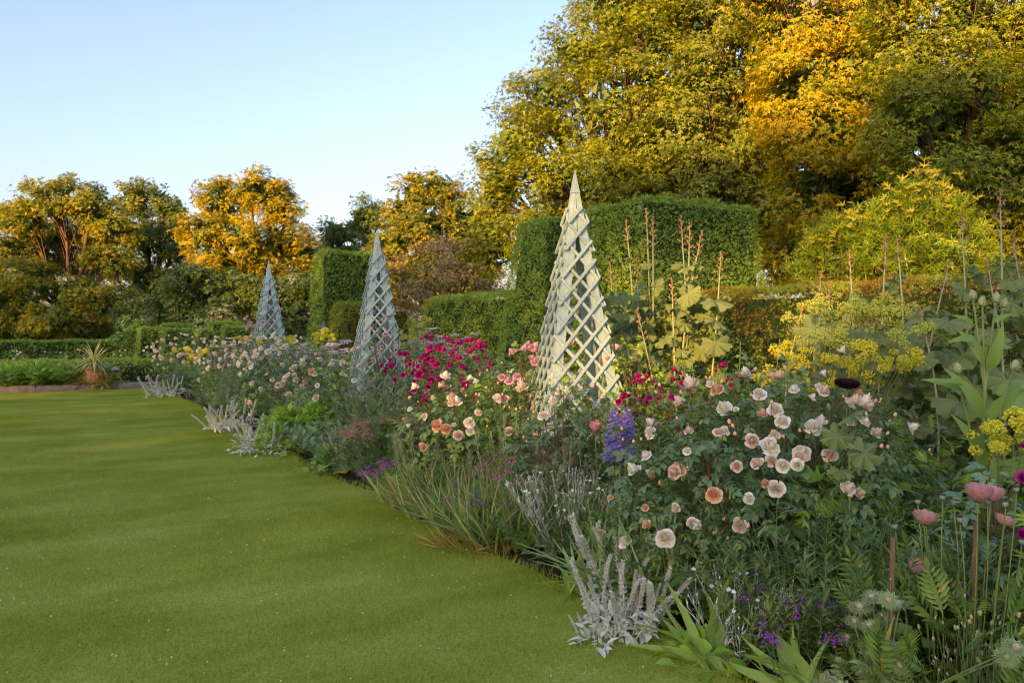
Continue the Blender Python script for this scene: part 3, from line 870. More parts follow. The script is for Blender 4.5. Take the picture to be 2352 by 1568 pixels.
tree("bronze_shrub", "broad rounded shrub with small bronze grey leaves behind the long yew hedge", "shrub", tuple(at(1030, 755, 27)[:2]), 27,
     [(1000, 590, 66, 44, 0), (1070, 600, 60, 46, 0), (950, 630, 66, 46, 0), (1110, 640, 50, 44, 0), (1030, 650, 80, 50, -1), (930, 670, 60, 40, 0), (1100, 690, 70, 50, 0), (1000, 710, 90, 50, 0)],
     117, BROWN_BUSH, leaf=0.10, per=60, cover=1.4, clump=0.35, core=40, trunk=0.1, zfork=0.2, inner=0.75, tmpl=T_TUFT)
tree("laurel_shrub", "spreading laurel shrub with upright yellow young leaves above the chest high hedge", "shrub", tuple(at(2040, 755, 14)[:2]), 14,
     [(2110, 480, 80, 56, 0), (2160, 520, 80, 60, 0), (2020, 530, 90, 60, 0), (1930, 560, 80, 52, 0), (1890, 600, 60, 40, 0), (2080, 590, 120, 60, -0.3), (1960, 620, 110, 46, -0.3), (2190, 600, 90, 60, 0)],
     118, LAUREL, leaf=0.11, per=24, cover=2.0, clump=0.26, trunk=0.08, zfork=0.2, tmpl=compose([(T_LANCE, a_, tl, 0, 0, 1) for a_, tl in ((0, 0.7), (0.9, 0.3), (-0.9, 0.3), (2.2, 0.2), (-2.2, 0.2))]), droop=-0.6, core=60, core_leaf=1.6)
# upright young shoots on the laurel
_l = bpy.data.objects["laurel_shrub"]
r = rng(119)
g = Geo()
PP = []
for px, py, sp, n_ in [(2130, 400, 26, 26), (2105, 420, 26, 14), (2170, 440, 30, 26), (2080, 460, 30, 14), (2060, 450, 24, 10), (1985, 500, 24, 14), (1950, 510, 20, 10), (1880, 555, 22, 14), (1910, 545, 24, 10), (2210, 470, 26, 14), (2030, 500, 24, 8)]:
    PP.append(np.array([at(px + r.normal(0, sp), py + r.normal(0, sp * 0.6), 13.6 + r.normal(0, 0.2)) for _ in range(n_)]))
P = np.concatenate(PP) - np.array(_l.location)
d = unit(rand_dirs(r, len(P)) * 0.5 + np.array([0, 0, 1.0]))
g.inst(compose([(T_LANCE, a_, tl, 0.1 * k, 0, 1) for k, (a_, tl) in enumerate(((0, 0.1), (0.7, 0.2), (-0.7, 0.2), (1.2, -0.3), (-1.2, -0.3)))]), frames(d, rand_dirs(r, len(P))), P, r.uniform(0.08, 0.14, len(P)))
link("young_leaves", g.mesh("young_leaves", LAUREL_TIP), _l, kind="stuff")

tree("garden_shrub", "loose light green shrub beside the first small yew block", "shrub", tuple(at(310, 790, 34)[:2]), 34, [(310, 745, 30, 26, 0), (290, 775, 30, 26, 0), (335, 770, 26, 24, 0)],
     121, HERB, leaf=0.16, per=30, cover=1.2, clump=0.35, core=30, core_leaf=1.5, trunk=0.06, tmpl=T_TUFT)
tree("garden_shrub", "silvery green shrub beneath the dark trees, behind the highest small yew block", "shrub", tuple(at(505, 790, 38)[:2]), 38, [(505, 725, 34, 22, 0), (480, 745, 30, 22, 0), (535, 745, 30, 22, 0)],
     122, HERB_GREY, leaf=0.15, per=30, cover=1.2, clump=0.35, core=30, core_leaf=1.5, trunk=0.06)

# unseen tree belt, added and shaped to keep most low sun off lawn and bed
r = rng(130)
SHELTER, SHELTER_N, GAP_N = {}, 5900, 2000
def shelter_tree(y, h, n, x=-90.0, clear=0.0):
    t = thing("unseen_shade_tree", "unseen tree in the added sun blocking belt far across the lawn", "tree", (x, y, 0), group="unseen sun blocking belt across the lawn")
    if n not in SHELTER:
        d = rand_dirs(r, n)
        P = d * np.array([5.3, 5.3, 13.2]) * (r.uniform(0.5, 1, n) ** 0.5)[:, None] + np.array([0, 0, 13.6])
        g = Geo()
        g.inst(T_DIAMOND, frames(rand_dirs(r, n), d + rand_dirs(r, n) * 0.5), P, r.uniform(0.45, 0.85, n))
        g2 = Geo()
        g2.tubes(np.array([[(0, 0, -0.1), (0, 0.05, 7), (0.1, 0, 20)]]), np.array([[0.6, 0.5, 0.2]]), 8)
        SHELTER[n] = (g.mesh("crown", DARK_TREE), g2.mesh("trunk", BARK, True))
    crown = link("crown", SHELTER[n][0], t)
    if clear:
        k = (h - clear) / h
        crown.scale = (1, 1, k)
        crown.location = (0, 0, 26.8 * (1 - k))
    link("trunk", SHELTER[n][1], t)
    t.rotation_euler = (0, 0, r.uniform(0, 6))
    t.scale = (1.0, 1.0, h / 26.8)
for y, h in [(-100, 34), (-92, 34), (-84, 34), (-76, 33), (-69, 32), (-62, 31.5), (-57, 31.5), (-53, 31.5), (-37.6, 31), (-31, 30), (-24, 30), (-17, 30), (-10, 29.5), (-3, 29.5), (4, 29.5), (11, 29.5), (18, 29.5), (25, 29.5), (32, 29.5)]:
    shelter_tree(y + r.normal(0, 0.3), h + r.normal(0, 0.3), SHELTER_N, -90 + r.normal(0, 1))
for y, h in ((-50.0, 28.2), (-46.4, 24.0), (-43.9, 24.0), (-40.0, 24.0)):
    shelter_tree(y, h, SHELTER_N, -90)
shelter_tree(-45.2, 30.0, GAP_N, -94)                    # a thin crown added to dim the sun shaft through the gap
for y, c in ((-49.0, 30.5), (-42.0, 26.6)):             # two unseen crowns raised to let a sun shaft in underneath
    shelter_tree(y, 33.0, SHELTER_N, -93, c)

# ------------------------------------------------------------------ wooden obelisks
m, nt, bs = new_mat("weathered pale green paint")
f1 = noise(nt, 3.0, 5, "Object", 0.65, (4, 4, 0.7))
c1 = ramp(nt, f1, [(0.3, (0.24, 0.39, 0.37)), (0.55, (0.31, 0.46, 0.43)), (0.75, (0.40, 0.52, 0.47))])
f2 = ramp(nt, noise(nt, 14, 6, "Object", 0.7, (3, 3, 0.5)), [(0.66, (0, 0, 0)), (0.76, (1, 1, 1))])
_oi = nt.nodes.new("ShaderNodeObjectInfo")
_var = ramp(nt, _oi.outputs["Random"], [(0.0, (0.80, 0.82, 0.80)), (0.5, (1.0, 1.0, 0.98)), (1.0, (1.15, 1.12, 1.05))])
f3 = ramp(nt, noise(nt, 60, 3, "Object", 0.6, (1, 1, 0.06)), [(0.35, (0.86, 0.86, 0.84)), (0.6, (1.03, 1.03, 1.03))])
nt.links.new(mixrgb(nt, 1.0, mixrgb(nt, 1.0, mixrgb(nt, f2, c1, (0.22, 0.20, 0.15, 1)), _var, 'MULTIPLY'), f3, 'MULTIPLY'), bs.inputs["Base Color"])
bs.inputs["Roughness"].default_value = 0.75
bp = nt.nodes.new("ShaderNodeBump")
bp.inputs["Strength"].default_value = 0.25
bp.inputs["Distance"].default_value = 0.004
nt.links.new(noise(nt, 22, 4, "Object", 0.6, (3, 3, 0.25)), bp.inputs["Height"])
nt.links.new(bp.outputs["Normal"], bs.inputs["Normal"])
PAINT = m
slat_mesh = bevelled(*box_geo(-0.5, -0.5, -0.5, 0.5, 0.5, 0.5), 0.06, PAINT, "slat")
OB_H, OB_HW, CAP = 3.15, 0.49, 0.235

def obelisk(loc, rz, label, seed):
    r = rng(seed)
    t = thing("wooden_obelisk", label, "obelisk", (loc[0], loc[1], 0), rz, "pale green wooden obelisks down the border")
    hw = lambda z: OB_HW * (OB_H - z) / OB_H
    slope = math.atan(OB_HW / OB_H)
    zc = OB_H - CAP
    for k in range(4):                                   # a leg at every corner: two boards meeting
        R = np.array([[math.cos(k * math.pi / 2), -math.sin(k * math.pi / 2), 0], [math.sin(k * math.pi / 2), math.cos(k * math.pi / 2), 0], [0, 0, 1]])
        R2 = np.array([[0, 1, 0], [-1, 0, 0], [0, 0, 1]])
        g = Geo()
        for flip in (0, 1):
            zs = np.linspace(-0.1, zc, 10)
            V = []
            for z in zs:
                a = hw(z)
                i = max(0.003, a - 0.092)
                th = 0.022 if a > 0.03 else a * 0.5
                out, inn = -a, -a + th
                V += [(-a + (0.0 if flip == 0 else 0.0225), out, z), (-i, out, z), (-i, inn, z), (-a + (0.0 if flip == 0 else 0.0225), inn, z)]
            V = np.array(V)
            if flip:
                V = np.stack([V[:, 1], V[:, 0], V[:, 2]], -1)     # the board on the neighbouring face of the same corner
            F = [(i * 4 + j, i * 4 + (j + 1) % 4, i * 4 + 4 + (j + 1) % 4, i * 4 + 4 + j) for i in range(len(zs) - 1) for j in range(4)]
            F += [(0, 3, 2, 1), tuple(len(V) - 4 + q for q in range(4))]
            g.add(V @ R.T, F)
        link("leg", g.mesh("leg", PAINT), t)
    a = hw(zc) * 1.10
    g = Geo()
    g.add([(-a, -a, zc + 0.004), (a, -a, zc + 0.004), (a, a, zc + 0.004), (-a, a, zc + 0.004), (0, 0, OB_H)], [(0, 3, 2, 1)])
    g.add([(-a, -a, zc + 0.004), (a, -a, zc + 0.004), (a, a, zc + 0.004), (-a, a, zc + 0.004), (0, 0, OB_H)], [(0, 1, 4), (1, 2, 4), (2, 3, 4), (3, 0, 4)])
    link("cap", g.mesh("cap", PAINT), t)
    ang = math.radians(50)
    step = 0.207
    for k in range(4):
        Rk = Matrix.Rotation(k * math.pi / 2, 3, 'Z') @ Matrix.Rotation(-slope, 3, 'X')
        for layer, sgn in ((0, -1), (1, 1)):
            v0 = -1.2
            while v0 < zc + 1.4:
                # line v = v0 + sgn*tan(ang)*u inside |u| <= hw(v), 0 <= v <= zc-0.2
                m_ = sgn * math.tan(ang)
                us = np.linspace(-0.55, 0.55, 221)
                vs = v0 + m_ * us
                ok = (np.abs(us) <= hw(vs)) & (vs > 0.04) & (vs < zc - 0.16)
                v0 += step
                if ok.sum() < 14:
                    continue
                ua, ub = us[ok][0] - 0.012, us[ok][-1] + 0.012
                va, vb = v0 - step + m_ * ua, v0 - step + m_ * ub
                L = math.hypot(ub - ua, vb - va) + 0.02
                um, vm = (ua + ub) / 2, (va + vb) / 2 + r.normal(0, 0.004)
                rot = Matrix.Rotation(-math.atan2(vb - va, ub - ua) + r.normal(0, 0.012), 3, 'Y')
                off = 0.011 + layer * 0.0185
                p = Vector((um, -hw(vm), vm))
                p = Matrix.Rotation(k * math.pi / 2, 3, 'Z') @ (p + Vector((0, -off, 0)))
                link("slat", slat_mesh, t, loc=p, M=np.array(Rk @ rot), s=(L, 0.0165, 0.027))
    return t

o1 = bed(1320, 4.28)
o1 = (0.5725 * 7.5, 0.8237 * 7.5)
o2 = (0.3586 * 12.0, 0.9486 * 12.0)
o3 = (0.2411 * 17.3, 1.0173 * 17.3)
ob = obelisk(o1, math.radians(-18.8), "nearest pale green wooden obelisk, warm sunlight on its diamond lattice", 201)
obelisk(o2, math.radians(-9.7), "middle pale green lattice obelisk beside the purple rose bush", 202)
obelisk(o3, math.radians(-1.0), "farthest and smallest looking pale green lattice obelisk", 203)

# ------------------------------------------------------------------ flowers
def rose_bloom(seed, whorls=6, cup=1.0):
    """A full old-fashioned rose: rings of petals, the outer ones reflexed, the inner ones packed and curling in."""
    r = rng(seed)
    g = Geo()
    counts = [7, 8, 8, 7, 6, 5, 4][:whorls]
    us, vs = np.linspace(-1, 1, 5), np.linspace(0, 1, 5)
    for wi, n in enumerate(counts):
        f = wi / max(1, whorls - 1)
        R = 1.0 - 0.80 * f
        zt = (0.16 + 0.62 * math.sin(f * 1.5)) * cup
        for k in range(n):
            th = 2 * math.pi * (k + 0.5 * (wi % 2)) / n + r.normal(0, 0.16)
            W = math.pi / n * r.uniform(1.0, 1.35)
            Rk, zk = R * r.uniform(0.82, 1.10), zt * r.uniform(0.75, 1.2)
            curl = (0.30 * (1 - f) - 0.12 * f) * r.uniform(0.5, 1.4)
            ph = r.uniform(0, 6)
            V = []
            for v in vs:
                for u in us:
                    a = th + u * W * (0.4 + 0.6 * v ** 0.6)
                    rr = 0.05 + (Rk - 0.05) * (v ** 0.75) * (1 - 0.10 * u * u * v) - (0.10 * f * v ** 5)
                    z = -0.35 + (zk + 0.35) * v ** (0.9 + 0.9 * (1 - f)) - curl * v ** 4 - 0.16 * u * u * v * (1 - 0.5 * f) + 0.05 * v * math.sin(3 * u + ph)
                    V.append((math.cos(a) * rr, math.sin(a) * rr, z))
            F = [(i * 5 + j, i * 5 + j + 1, i * 5 + j + 6, i * 5 + j + 5) for i in range(4) for j in range(4)]
            g.add(V, F)
    return g

def bud_geo():
    g = Geo()
    ring = 6
    prof = [(0.02, 0), (0.38, 0.25), (0.46, 0.6), (0.30, 1.0), (0.05, 1.25)]
    V = [(math.cos(j * 2 * math.pi / ring + 0.25 * i) * p[0], math.sin(j * 2 * math.pi / ring + 0.25 * i) * p[0], p[1]) for i, p in enumerate(prof) for j in range(ring)]
    F = [(i * ring + j, i * ring + (j + 1) % ring, (i + 1) * ring + (j + 1) % ring, (i + 1) * ring + j) for i in range(4) for j in range(ring)]
    g.add(V, F, 0)
    a = np.arange(5) * 2 * math.pi / 5
    d = np.stack([np.cos(a) * 0.5, np.sin(a) * 0.5, np.full(5, 0.8)], -1)
    g.inst(T_LANCE, frames(d, np.stack([-np.cos(a), -np.sin(a), np.full(5, 0.3)], -1)), np.zeros((5, 3)), 0.75, 1)
    return g

def lathe(prof, n=12, cap=True):
    V = [(math.cos(2 * math.pi * j / n) * p[0], math.sin(2 * math.pi * j / n) * p[0], p[1]) for p in prof for j in range(n)]
    F = [(i * n + j, i * n + (j + 1) % n, (i + 1) * n + (j + 1) % n, (i + 1) * n + j) for i in range(len(prof) - 1) for j in range(n)]
    return V, F

def poppy_bloom(seed, ruffle=0.05, petals=(3, 3), cup=0.85, fringe=False):
    r = rng(seed)
    g = Geo()
    nu, nv = 25, 7
    for wi, n in enumerate(petals):
        for k in range(n):
            th = 2 * math.pi * (k + 0.5 * wi) / n + r.normal(0, 0.1)
            W = math.pi / n * 1.22
            ph = r.uniform(0, 6, 3)
            V = []
            for i in range(nv):
                v = i / (nv - 1)
                for j in range(nu):
                    u = -1 + 2 * j / (nu - 1)
                    a = th + u * W * (0.3 + 0.7 * v ** 0.5)
                    edge = 1 - 0.05 * u * u + (0.035 * math.sin(7 * u + ph[0]) + 0.05 * (j % 2 if fringe else 0.3)) * v
                    rr = 0.07 + (0.88 - 0.12 * wi) * math.sin(v * 1.35) * edge * (1 + 0.035 * math.sin(22 * u + ph[0]) * v)
                    z = cup * (v ** 1.35) * edge + ruffle * v * (math.sin(11 * u + ph[1]) + 0.7 * math.sin(24 * u + ph[2])) + 0.04 * wi
                    V.append((math.cos(a) * rr, math.sin(a) * rr, z))
            F = [(i * nu + j, i * nu + j + 1, (i + 1) * nu + j + 1, (i + 1) * nu + j) for i in range(nv - 1) for j in range(nu - 1)]
            g.add(V, F)
    return g

ROSE_SHAPES = [rose_bloom(1, 7), rose_bloom(2, 7, 0.85), rose_bloom(3, 5, 1.4), rose_bloom(4, 6, 1.15), rose_bloom(5, 7, 1.05)]
_meshes = {}
def shared(key, geo_fn, mats, smooth=True):
    if key not in _meshes:
        _meshes[key] = geo_fn().mesh(key[0] if isinstance(key, tuple) else key, mats, smooth)
    return _meshes[key]

def rose_mesh(k, mat):
    return shared(("bloom", k, mat.name), lambda: ROSE_SHAPES[k], [mat])

BUD_MESH = bud_geo().mesh("bud", [BUD_PEACH, STEM], True)

def place(name, mesh, t, p, d, s, r=None, label=None):
    """Put a part on thing t: world point p, its z axis along d."""
    d = np.asarray(d, float)
    q = Vector(d).to_track_quat('Z', 'Y')
    spin = r.uniform(0, 6.28) if r is not None else 0.0
    e = (q.to_matrix() @ Matrix.Rotation(spin, 3, 'Z')).to_euler()
    o = bpy.data.objects.new(name, mesh)
    COL.objects.link(o)
    o.parent = t
    o.location = Vector([float(v) for v in p]) - t.location
    o.rotation_euler = e
    o.scale = (s, s, s) if np.isscalar(s) else s
    if label:
        o["label"] = label
    return o

def curve(a, b, k=5, sag=0.0, side=None):
    q = np.linspace(0, 1, k)[:, None]
    a, b = np.asarray(a, float), np.asarray(b, float)
    mid = (a + b) / 2 + np.array([0, 0, sag]) + (0 if side is None else side)
    return (1 - q) ** 2 * a + 2 * q * (1 - q) * mid + q ** 2 * b

def rose_bush(label, xy, rad, h, blooms, seed, leafmat=ROSE_LEAF, n_leaf=420, leaf=0.13, mats=(PEACH, CREAM, APRICOT), group="cream and peach rose bushes", size=0.047, buds=0, low=False, cz=0.56, name="rose_bush", cane_n=26, rest=0, more=0):
    r = rng(seed)
    t = thing(name, label, "rose bush", (xy[0], xy[1], 0), group=group)
    base = np.array([xy[0], xy[1], 0.0])
    c = base + np.array([0, 0, h * cz])
    rr = np.array([rad[0], rad[1], h * (1 - cz) * 0.97])
    rlow = np.array([rad[0], rad[1], h * cz])
    g = Geo()
    d = rand_dirs(r, n_leaf, -0.85)
    f = r.uniform(0.35, 1.08, n_leaf) ** 0.6
    rz = np.where(d[:, 2:3] > 0, rr, rlow)
    lump = 1 + 0.13 * np.sin(d[:, 0:1] * 5 + seed) * np.cos(d[:, 1:2] * 6 + d[:, 2:3] * 4)
    P = d * rz * (f[:, None]) * lump + np.array([0, 0, h * cz])
    ok = P[:, 2] > 0.06
    P, d = P[ok], d[ok]
    ld = unit(d * np.array([1, 1, 0.5]) + rand_dirs(r, len(P)) * 0.7 - np.array([0, 0, 0.25]))
    g.inst(T_ROSE_LEAF_LOW if low else T_ROSE_LEAF, frames(ld, unit(d + np.array([0, 0, 0.9]) + rand_dirs(r, len(P)) * 0.4)), P, leaf * r.uniform(0.65, 1.3, len(P)))
    link("foliage", g.mesh("foliage", [leafmat]), t, kind="stuff")
    # canes
    g = Geo()
    dd = rand_dirs(r, cane_n, -0.1)
    for k in range(cane_n):
        rzz = rr
        e = dd[k] * rzz * r.uniform(0.8, 1.12) + np.array([0, 0, h * cz])
        s0 = np.array([r.normal(0, 0.06), r.normal(0, 0.06), 0])
        g.tubes(curve(s0, e, 6, 0.18 * h, r.normal(0, 0.06, 3))[None], np.linspace(0.0075, 0.0028, 6)[None], 4)
    # blooms on short stalks
    for b in blooms:
        px, py = b[0], b[1]
        sz = b[2] if len(b) > 2 and b[2] else size
        p, nrm = on_bush(px, py, c, np.where(np.array([1, 1, 1]) > 0, rr if py < 10000 else rr, rr))
        mk = b[3] if len(b) > 3 else None
        nrm = unit(nrm + rand_dirs(r, 1)[0] * 0.55 + np.array([-0.10, -0.15, 0.30]))
        m_ = mk or mats[min(len(mats) - 1, int(r.choice(len(mats), p=([0.40, 0.53, 0.07] if len(mats) == 3 else [1.0 / len(mats)] * len(mats)))))]
        k = int(r.integers(0, 5))
        s = sz * r.uniform(0.66, 1.15)
        place("bloom", rose_mesh(k, m_), t, p + nrm * (0.03 + 0.05 * r.random()) - sight(px, py) * 0.06, nrm, s, r)
        g.tubes(curve(p + nrm * 0.008 - base, p - nrm * 0.16 - np.array([0, 0, 0.07]) - base, 4)[None], np.full((1, 4), 0.0026), 4)
    for _ in range(more):                                # smaller blooms scattered over the side that shows
        dn = unit(rand_dirs(r, 1, -0.15)[0] + np.array([-0.55, -0.75, 0.35]))
        p = c + dn * rr * r.uniform(1.0, 1.12)
        place("bloom", rose_mesh(int(r.integers(0, 5)), mats[int(r.choice(len(mats), p=[0.42, 0.5, 0.08] if len(mats) == 3 else None))]), t, p, unit(dn + rand_dirs(r, 1)[0] * 0.5 + np.array([0, 0, 0.3])), size * r.uniform(0.45, 0.85), r)
    for _ in range(rest):                                # blooms round the sides and back as well
        dn = rand_dirs(r, 1, -0.05)[0]
        p = c + dn * rr * 1.02
        nrm = unit(dn + np.array([0, 0, 0.4]))
        place("bloom", rose_mesh(int(r.integers(0, 5)), mats[int(r.integers(0, len(mats)))]), t, p, nrm, size * r.uniform(0.7, 1.1), r)
    for _ in range(buds):
        dn = unit(rand_dirs(r, 1, 0.0)[0] + np.array([-0.3, -0.5, 0.3]))
        p = c + dn * rr * r.uniform(1.03, 1.14)
        nb = unit(dn * 0.5 + np.array([0, 0, 1.0]) + rand_dirs(r, 1)[0] * 0.3)
        place("bud", BUD_MESH, t, p, nb, r.uniform(0.016, 0.026), r)
        g.tubes(curve(p - base, p - nb * 0.1 - dn * 0.08 - base, 4)[None], np.full((1, 4), 0.0018), 4)
    link("canes", g.mesh("canes", CANE, True), t, kind="stuff")
    return t

def leafy(name, label, cat, xy, rad, h, n_stem, n_leaf, tmpl, leaf, mat, seed, stem_mat=STEM, t0=0.12, up=0.35, taper=0.5, lean=0.5, stem_r=0.003, group=None, hvar=0.3, parent=None, z0=0.0, whorl=1):
    """A clump of leafy stems. Returns the thing and the stem tips (world points) with their directions."""
    r = rng(seed)
    t = parent or thing(name, label, cat, (xy[0], xy[1], 0), group=group)
    a = r.uniform(0, 2 * math.pi, n_stem)
    q = np.sqrt(r.random(n_stem))
    b = np.stack([np.cos(a) * q * rad * 0.6, np.sin(a) * q * rad * 0.6, np.full(n_stem, z0)], -1)
    hh = h * (1 - hvar * r.random(n_stem)) * (1 - 0.15 * q)
    tip = b + np.stack([np.cos(a) * q * rad * lean, np.sin(a) * q * rad * lean, hh], -1) + np.stack([r.normal(0, 0.05, n_stem) * h, r.normal(0, 0.05, n_stem) * h, np.zeros(n_stem)], -1)
    mid = (b + tip) / 2 + np.stack([r.normal(0, 0.04, n_stem) * h, r.normal(0, 0.04, n_stem) * h, 0.06 * hh], -1)
    k = 6
    s = np.linspace(0, 1, k)[None, :, None]
    L = (1 - s) ** 2 * b[:, None] + 2 * s * (1 - s) * mid[:, None] + s ** 2 * tip[:, None]
    g = Geo()
    g.tubes(L, (stem_r * np.linspace(1.15, 0.5, k))[None], 3 if stem_r < 0.004 else 5)
    link("stems", g.mesh("stems", stem_mat, True), t, kind="stuff" if n_stem > 12 else None)
    if n_leaf:
        g = Geo()
        tt = np.linspace(t0, 1.0, n_leaf)
        T = np.tile(tt, (n_stem, 1)) + r.normal(0, 0.015, (n_stem, n_leaf))
        T = np.clip(T, 0, 1)
        if whorl > 1:
            T = np.repeat(T, whorl, axis=1)
        m = T.shape[1]
        s = T[..., None]
        P = (1 - s) ** 2 * b[:, None] + 2 * s * (1 - s) * mid[:, None] + s ** 2 * tip[:, None]
        az = np.arange(m)[None] * (2.4 if whorl == 1 else 2 * math.pi / whorl + 0.35 / whorl) + r.uniform(0, 6, n_stem)[:, None] + r.normal(0, 0.2, (n_stem, m))
        el = up + 0.5 * T ** 2 + r.normal(0, 0.22, (n_stem, m))
        d = np.stack([np.cos(az) * np.cos(el), np.sin(az) * np.cos(el), np.sin(el)], -1)
        sz = leaf * (1 - taper * T) * r.uniform(0.75, 1.2, (n_stem, m))
        P, d, sz = P.reshape(-1, 3), d.reshape(-1, 3), sz.ravel()
        g.inst(tmpl, frames(d, np.array([0, 0, 1.0]) + rand_dirs(r, len(P)) * 0.35), P, sz)
        link("foliage", g.mesh("foliage", [mat]), t, kind="stuff")
    o = np.array(t.location)
    return t, tip + o, unit(tip - mid)

def mound(t, rad, h, n, tmpl, leaf, mat, seed, centre=(0, 0), up=0.3, name="foliage"):
    """Leaves over a low dome."""
    r = rng(seed)
    d = rand_dirs(r, n, 0.0)
    P = d * np.array([rad, rad, h]) * r.uniform(0.35, 1.0, n)[:, None] ** 0.5 + np.array([centre[0], centre[1], 0.0])
    P[:, 2] = np.maximum(P[:, 2], 0.015)
    ld = unit(d * np.array([1, 1, 0.3]) + np.array([0, 0, up]) + rand_dirs(r, n) * 0.6)
    g = Geo()
    g.inst(tmpl, frames(ld, unit(d + np.array([0, 0, 0.8]) + rand_dirs(r, n) * 0.3)), P, leaf * r.uniform(0.6, 1.25, n))
    return link(name, g.mesh(name, [mat]), t, kind="stuff")

def puff(seed, n, flat=0.7, s=(0.10, 0.2), tm=None):
    r = rng(seed)
    g = Geo()
    P = rand_dirs(r, n) * r.uniform(0.25, 1, n)[:, None] ** 0.6 * np.array([1, 1, flat])
    g.inst(tm or T_OCT, frames(rand_dirs(r, n), rand_dirs(r, n)), P, r.uniform(*s, n))
    return g

# ------------------------------------------------------------------ undergrowth filling the bed between the named plants
r = rng(300)
g = Geo()
NC = 1550
Y = 1.2 + 23 * r.random(NC) ** 1.35
X = 2.93 + (8.35 - 2.93) * r.random(NC) ** 1.45
ok = np.ones(NC, bool)
for ox, oy in (o1, o2, o3):
    ok &= (np.abs(X - ox) + np.abs(Y - oy)) > 0.35
for ex, ey, er in [(2.70, 3.42, 0.40), (2.45, 3.34, 0.2), (*bed(1370, 2.92), 0.42), (*bed(1650, 2.82), 0.42), (*bed(1860, 2.95), 0.36), (*bed(1315, 3.32), 0.16), (*bed(1700, 2.98), 0.25), (2.5, 10.9, 0.55), (2.62, 13.4, 0.5), (2.56, 21.0, 0.6), (*bed(1610, 2.74), 0.3), (*bed(2240, 3.2), 0.4), (*bed(2030, 3.08), 0.28)]:
    ok &= (X - ex) ** 2 + (Y - ey) ** 2 > er ** 2
X, Y = X[ok], Y[ok]
hm = np.interp(X, [2.9, 3.3, 4.2, 5.5, 8.4], [0.26, 0.55, 0.90, 0.98, 0.9])
hm *= 1 + 0.22 * np.clip((Y - 8) / 6, 0, 1) * np.clip((X - 3.1) / 0.8, 0, 1)
kinds = [(T_LEAF, 0.10, 0), (T_LANCE, 0.15, 1), (T_FINGER, 0.16, 2), (T_LEAF, 0.12, 1), (T_FEATHER, 0.14, 3), (T_PINNATE, 0.22, 1)]
for i in range(len(X)):
    tm, lf, mi = kinds[int((math.sin(X[i] * 2.1 + 1) + math.cos(Y[i] * 1.3) + 2) * 1.5 + r.uniform(0, 2)) % 6]
    if Y[i] < 5.2 and mi == 4:
        tm, lf, mi = T_LEAF, 0.10, 1
    if X[i] < 3.4 and Y[i] < 6:
        hm[i] *= 0.62
    nl = int((30 if Y[i] < 9 else 22) * (0.6 if mi in (1, 2) and tm is T_PINNATE else 1))
    hh = hm[i] * r.uniform(0.55, 1.12)
    sp = 0.15 + 0.05 * hh
    d = rand_dirs(r, nl, -0.1)
    f = r.random(nl) ** 0.6
    P = np.stack([X[i] + d[:, 0] * sp * (0.6 + 0.6 * f), Y[i] + d[:, 1] * sp * (0.6 + 0.6 * f), 0.03 + hh * f], -1)
    P[:, 0] = np.maximum(P[:, 0], 2.76 + 0.1 * r.random(nl))
    ld = unit(d * np.array([1, 1, 0.4]) + np.array([0, 0, 0.35]) + rand_dirs(r, nl) * 0.4)
    g.inst(tm, frames(ld, np.array([0, 0, 1.0]) + rand_dirs(r, nl) * 0.4), P, lf * r.uniform(0.6, 1.25, nl), mi)
link("undergrowth", g.mesh("undergrowth", [HERB, HERB_DARK, HERB_BRIGHT, MEADOW_LEAF, HERB_GREY]), kind="stuff")

# ------------------------------------------------------------------ cream and peach roses
def Z5(zx, zy): return (329 + 0.26 * zx, 705.6 + 0.26 * zy)
def Z6(zx, zy): return (705.6 + 0.3 * zx, 799.7 + 0.3 * zy)
def Z1(zx, zy): return (1364 + 0.28 * zx, 752.6 + 0.28 * zy)
def Z2(zx, zy): return (658.6 + 0.24 * zx, 526.8 + 0.24 * zy)
def Z4(zx, zy): return (1646 + 0.372 * zx, 357.5 + 0.372 * zy)

near = [(1632, 898, .062), (1720, 878, .06), (1576, 947, .068, PEACH), (1880, 918, .07), (1874, 905, .04), (1745, 975, .062), (1757, 1036, .095, CREAM), (1795, 1073, .075, CREAM), (1800, 978, .06), (1862, 990, .06, CREAM), (1968, 992, .055, CREAM),
        (1645, 1005, .05), (1785, 1012, .05), (1500, 1062, .055, CREAM), (1467, 1090, .062, CREAM), (1545, 1095, .05), (1580, 1051, .04), (1567, 1155, .062), (1592, 1194, .07), (1608, 1190, .05, CREAM), (1706, 1207, .06), (1920, 832, .045, CREAM), (1396, 1218, .035, APRICOT),
        (1455, 1260, .06), (1545, 1258, .06), (1554, 1332, .07), (1709, 1145, .05), (1855, 925, .05, CREAM), (1700, 960, .03), (1488, 1168, .032, APRICOT), (1950, 985, .04), (1660, 1000, .04), (1770, 1060, .05), (1550, 1270, .035, APRICOT)]
near = [(b[0], b[1], b[2] * 0.68, *b[3:]) for b in near]
cA = bed(1745, 3.95)
rose_bush("large cream and peach rose bush with the biggest blooms, beside the short wooden stake", cA, (0.95, 0.95), 1.36, near, 401, n_leaf=1150, leaf=0.135, size=0.06, buds=46, cz=0.52, cane_n=40, rest=8, more=34, mats=(PEACH, CREAM, APRICOT))
cA2 = bed(1560, 3.35)
rose_bush("low spreading rose bush hanging cream blooms above the grey lamb's ear", cA2, (0.48, 0.5), 0.72, [(1500, 1225, .04, APRICOT), (1440, 1250, .05), (1530, 1240, .055, CREAM), (1410, 1165, .03, APRICOT)], 402, n_leaf=330, leaf=0.12, leafmat=ROSE_LEAF_LIGHT, size=0.05, buds=14, cz=0.5)
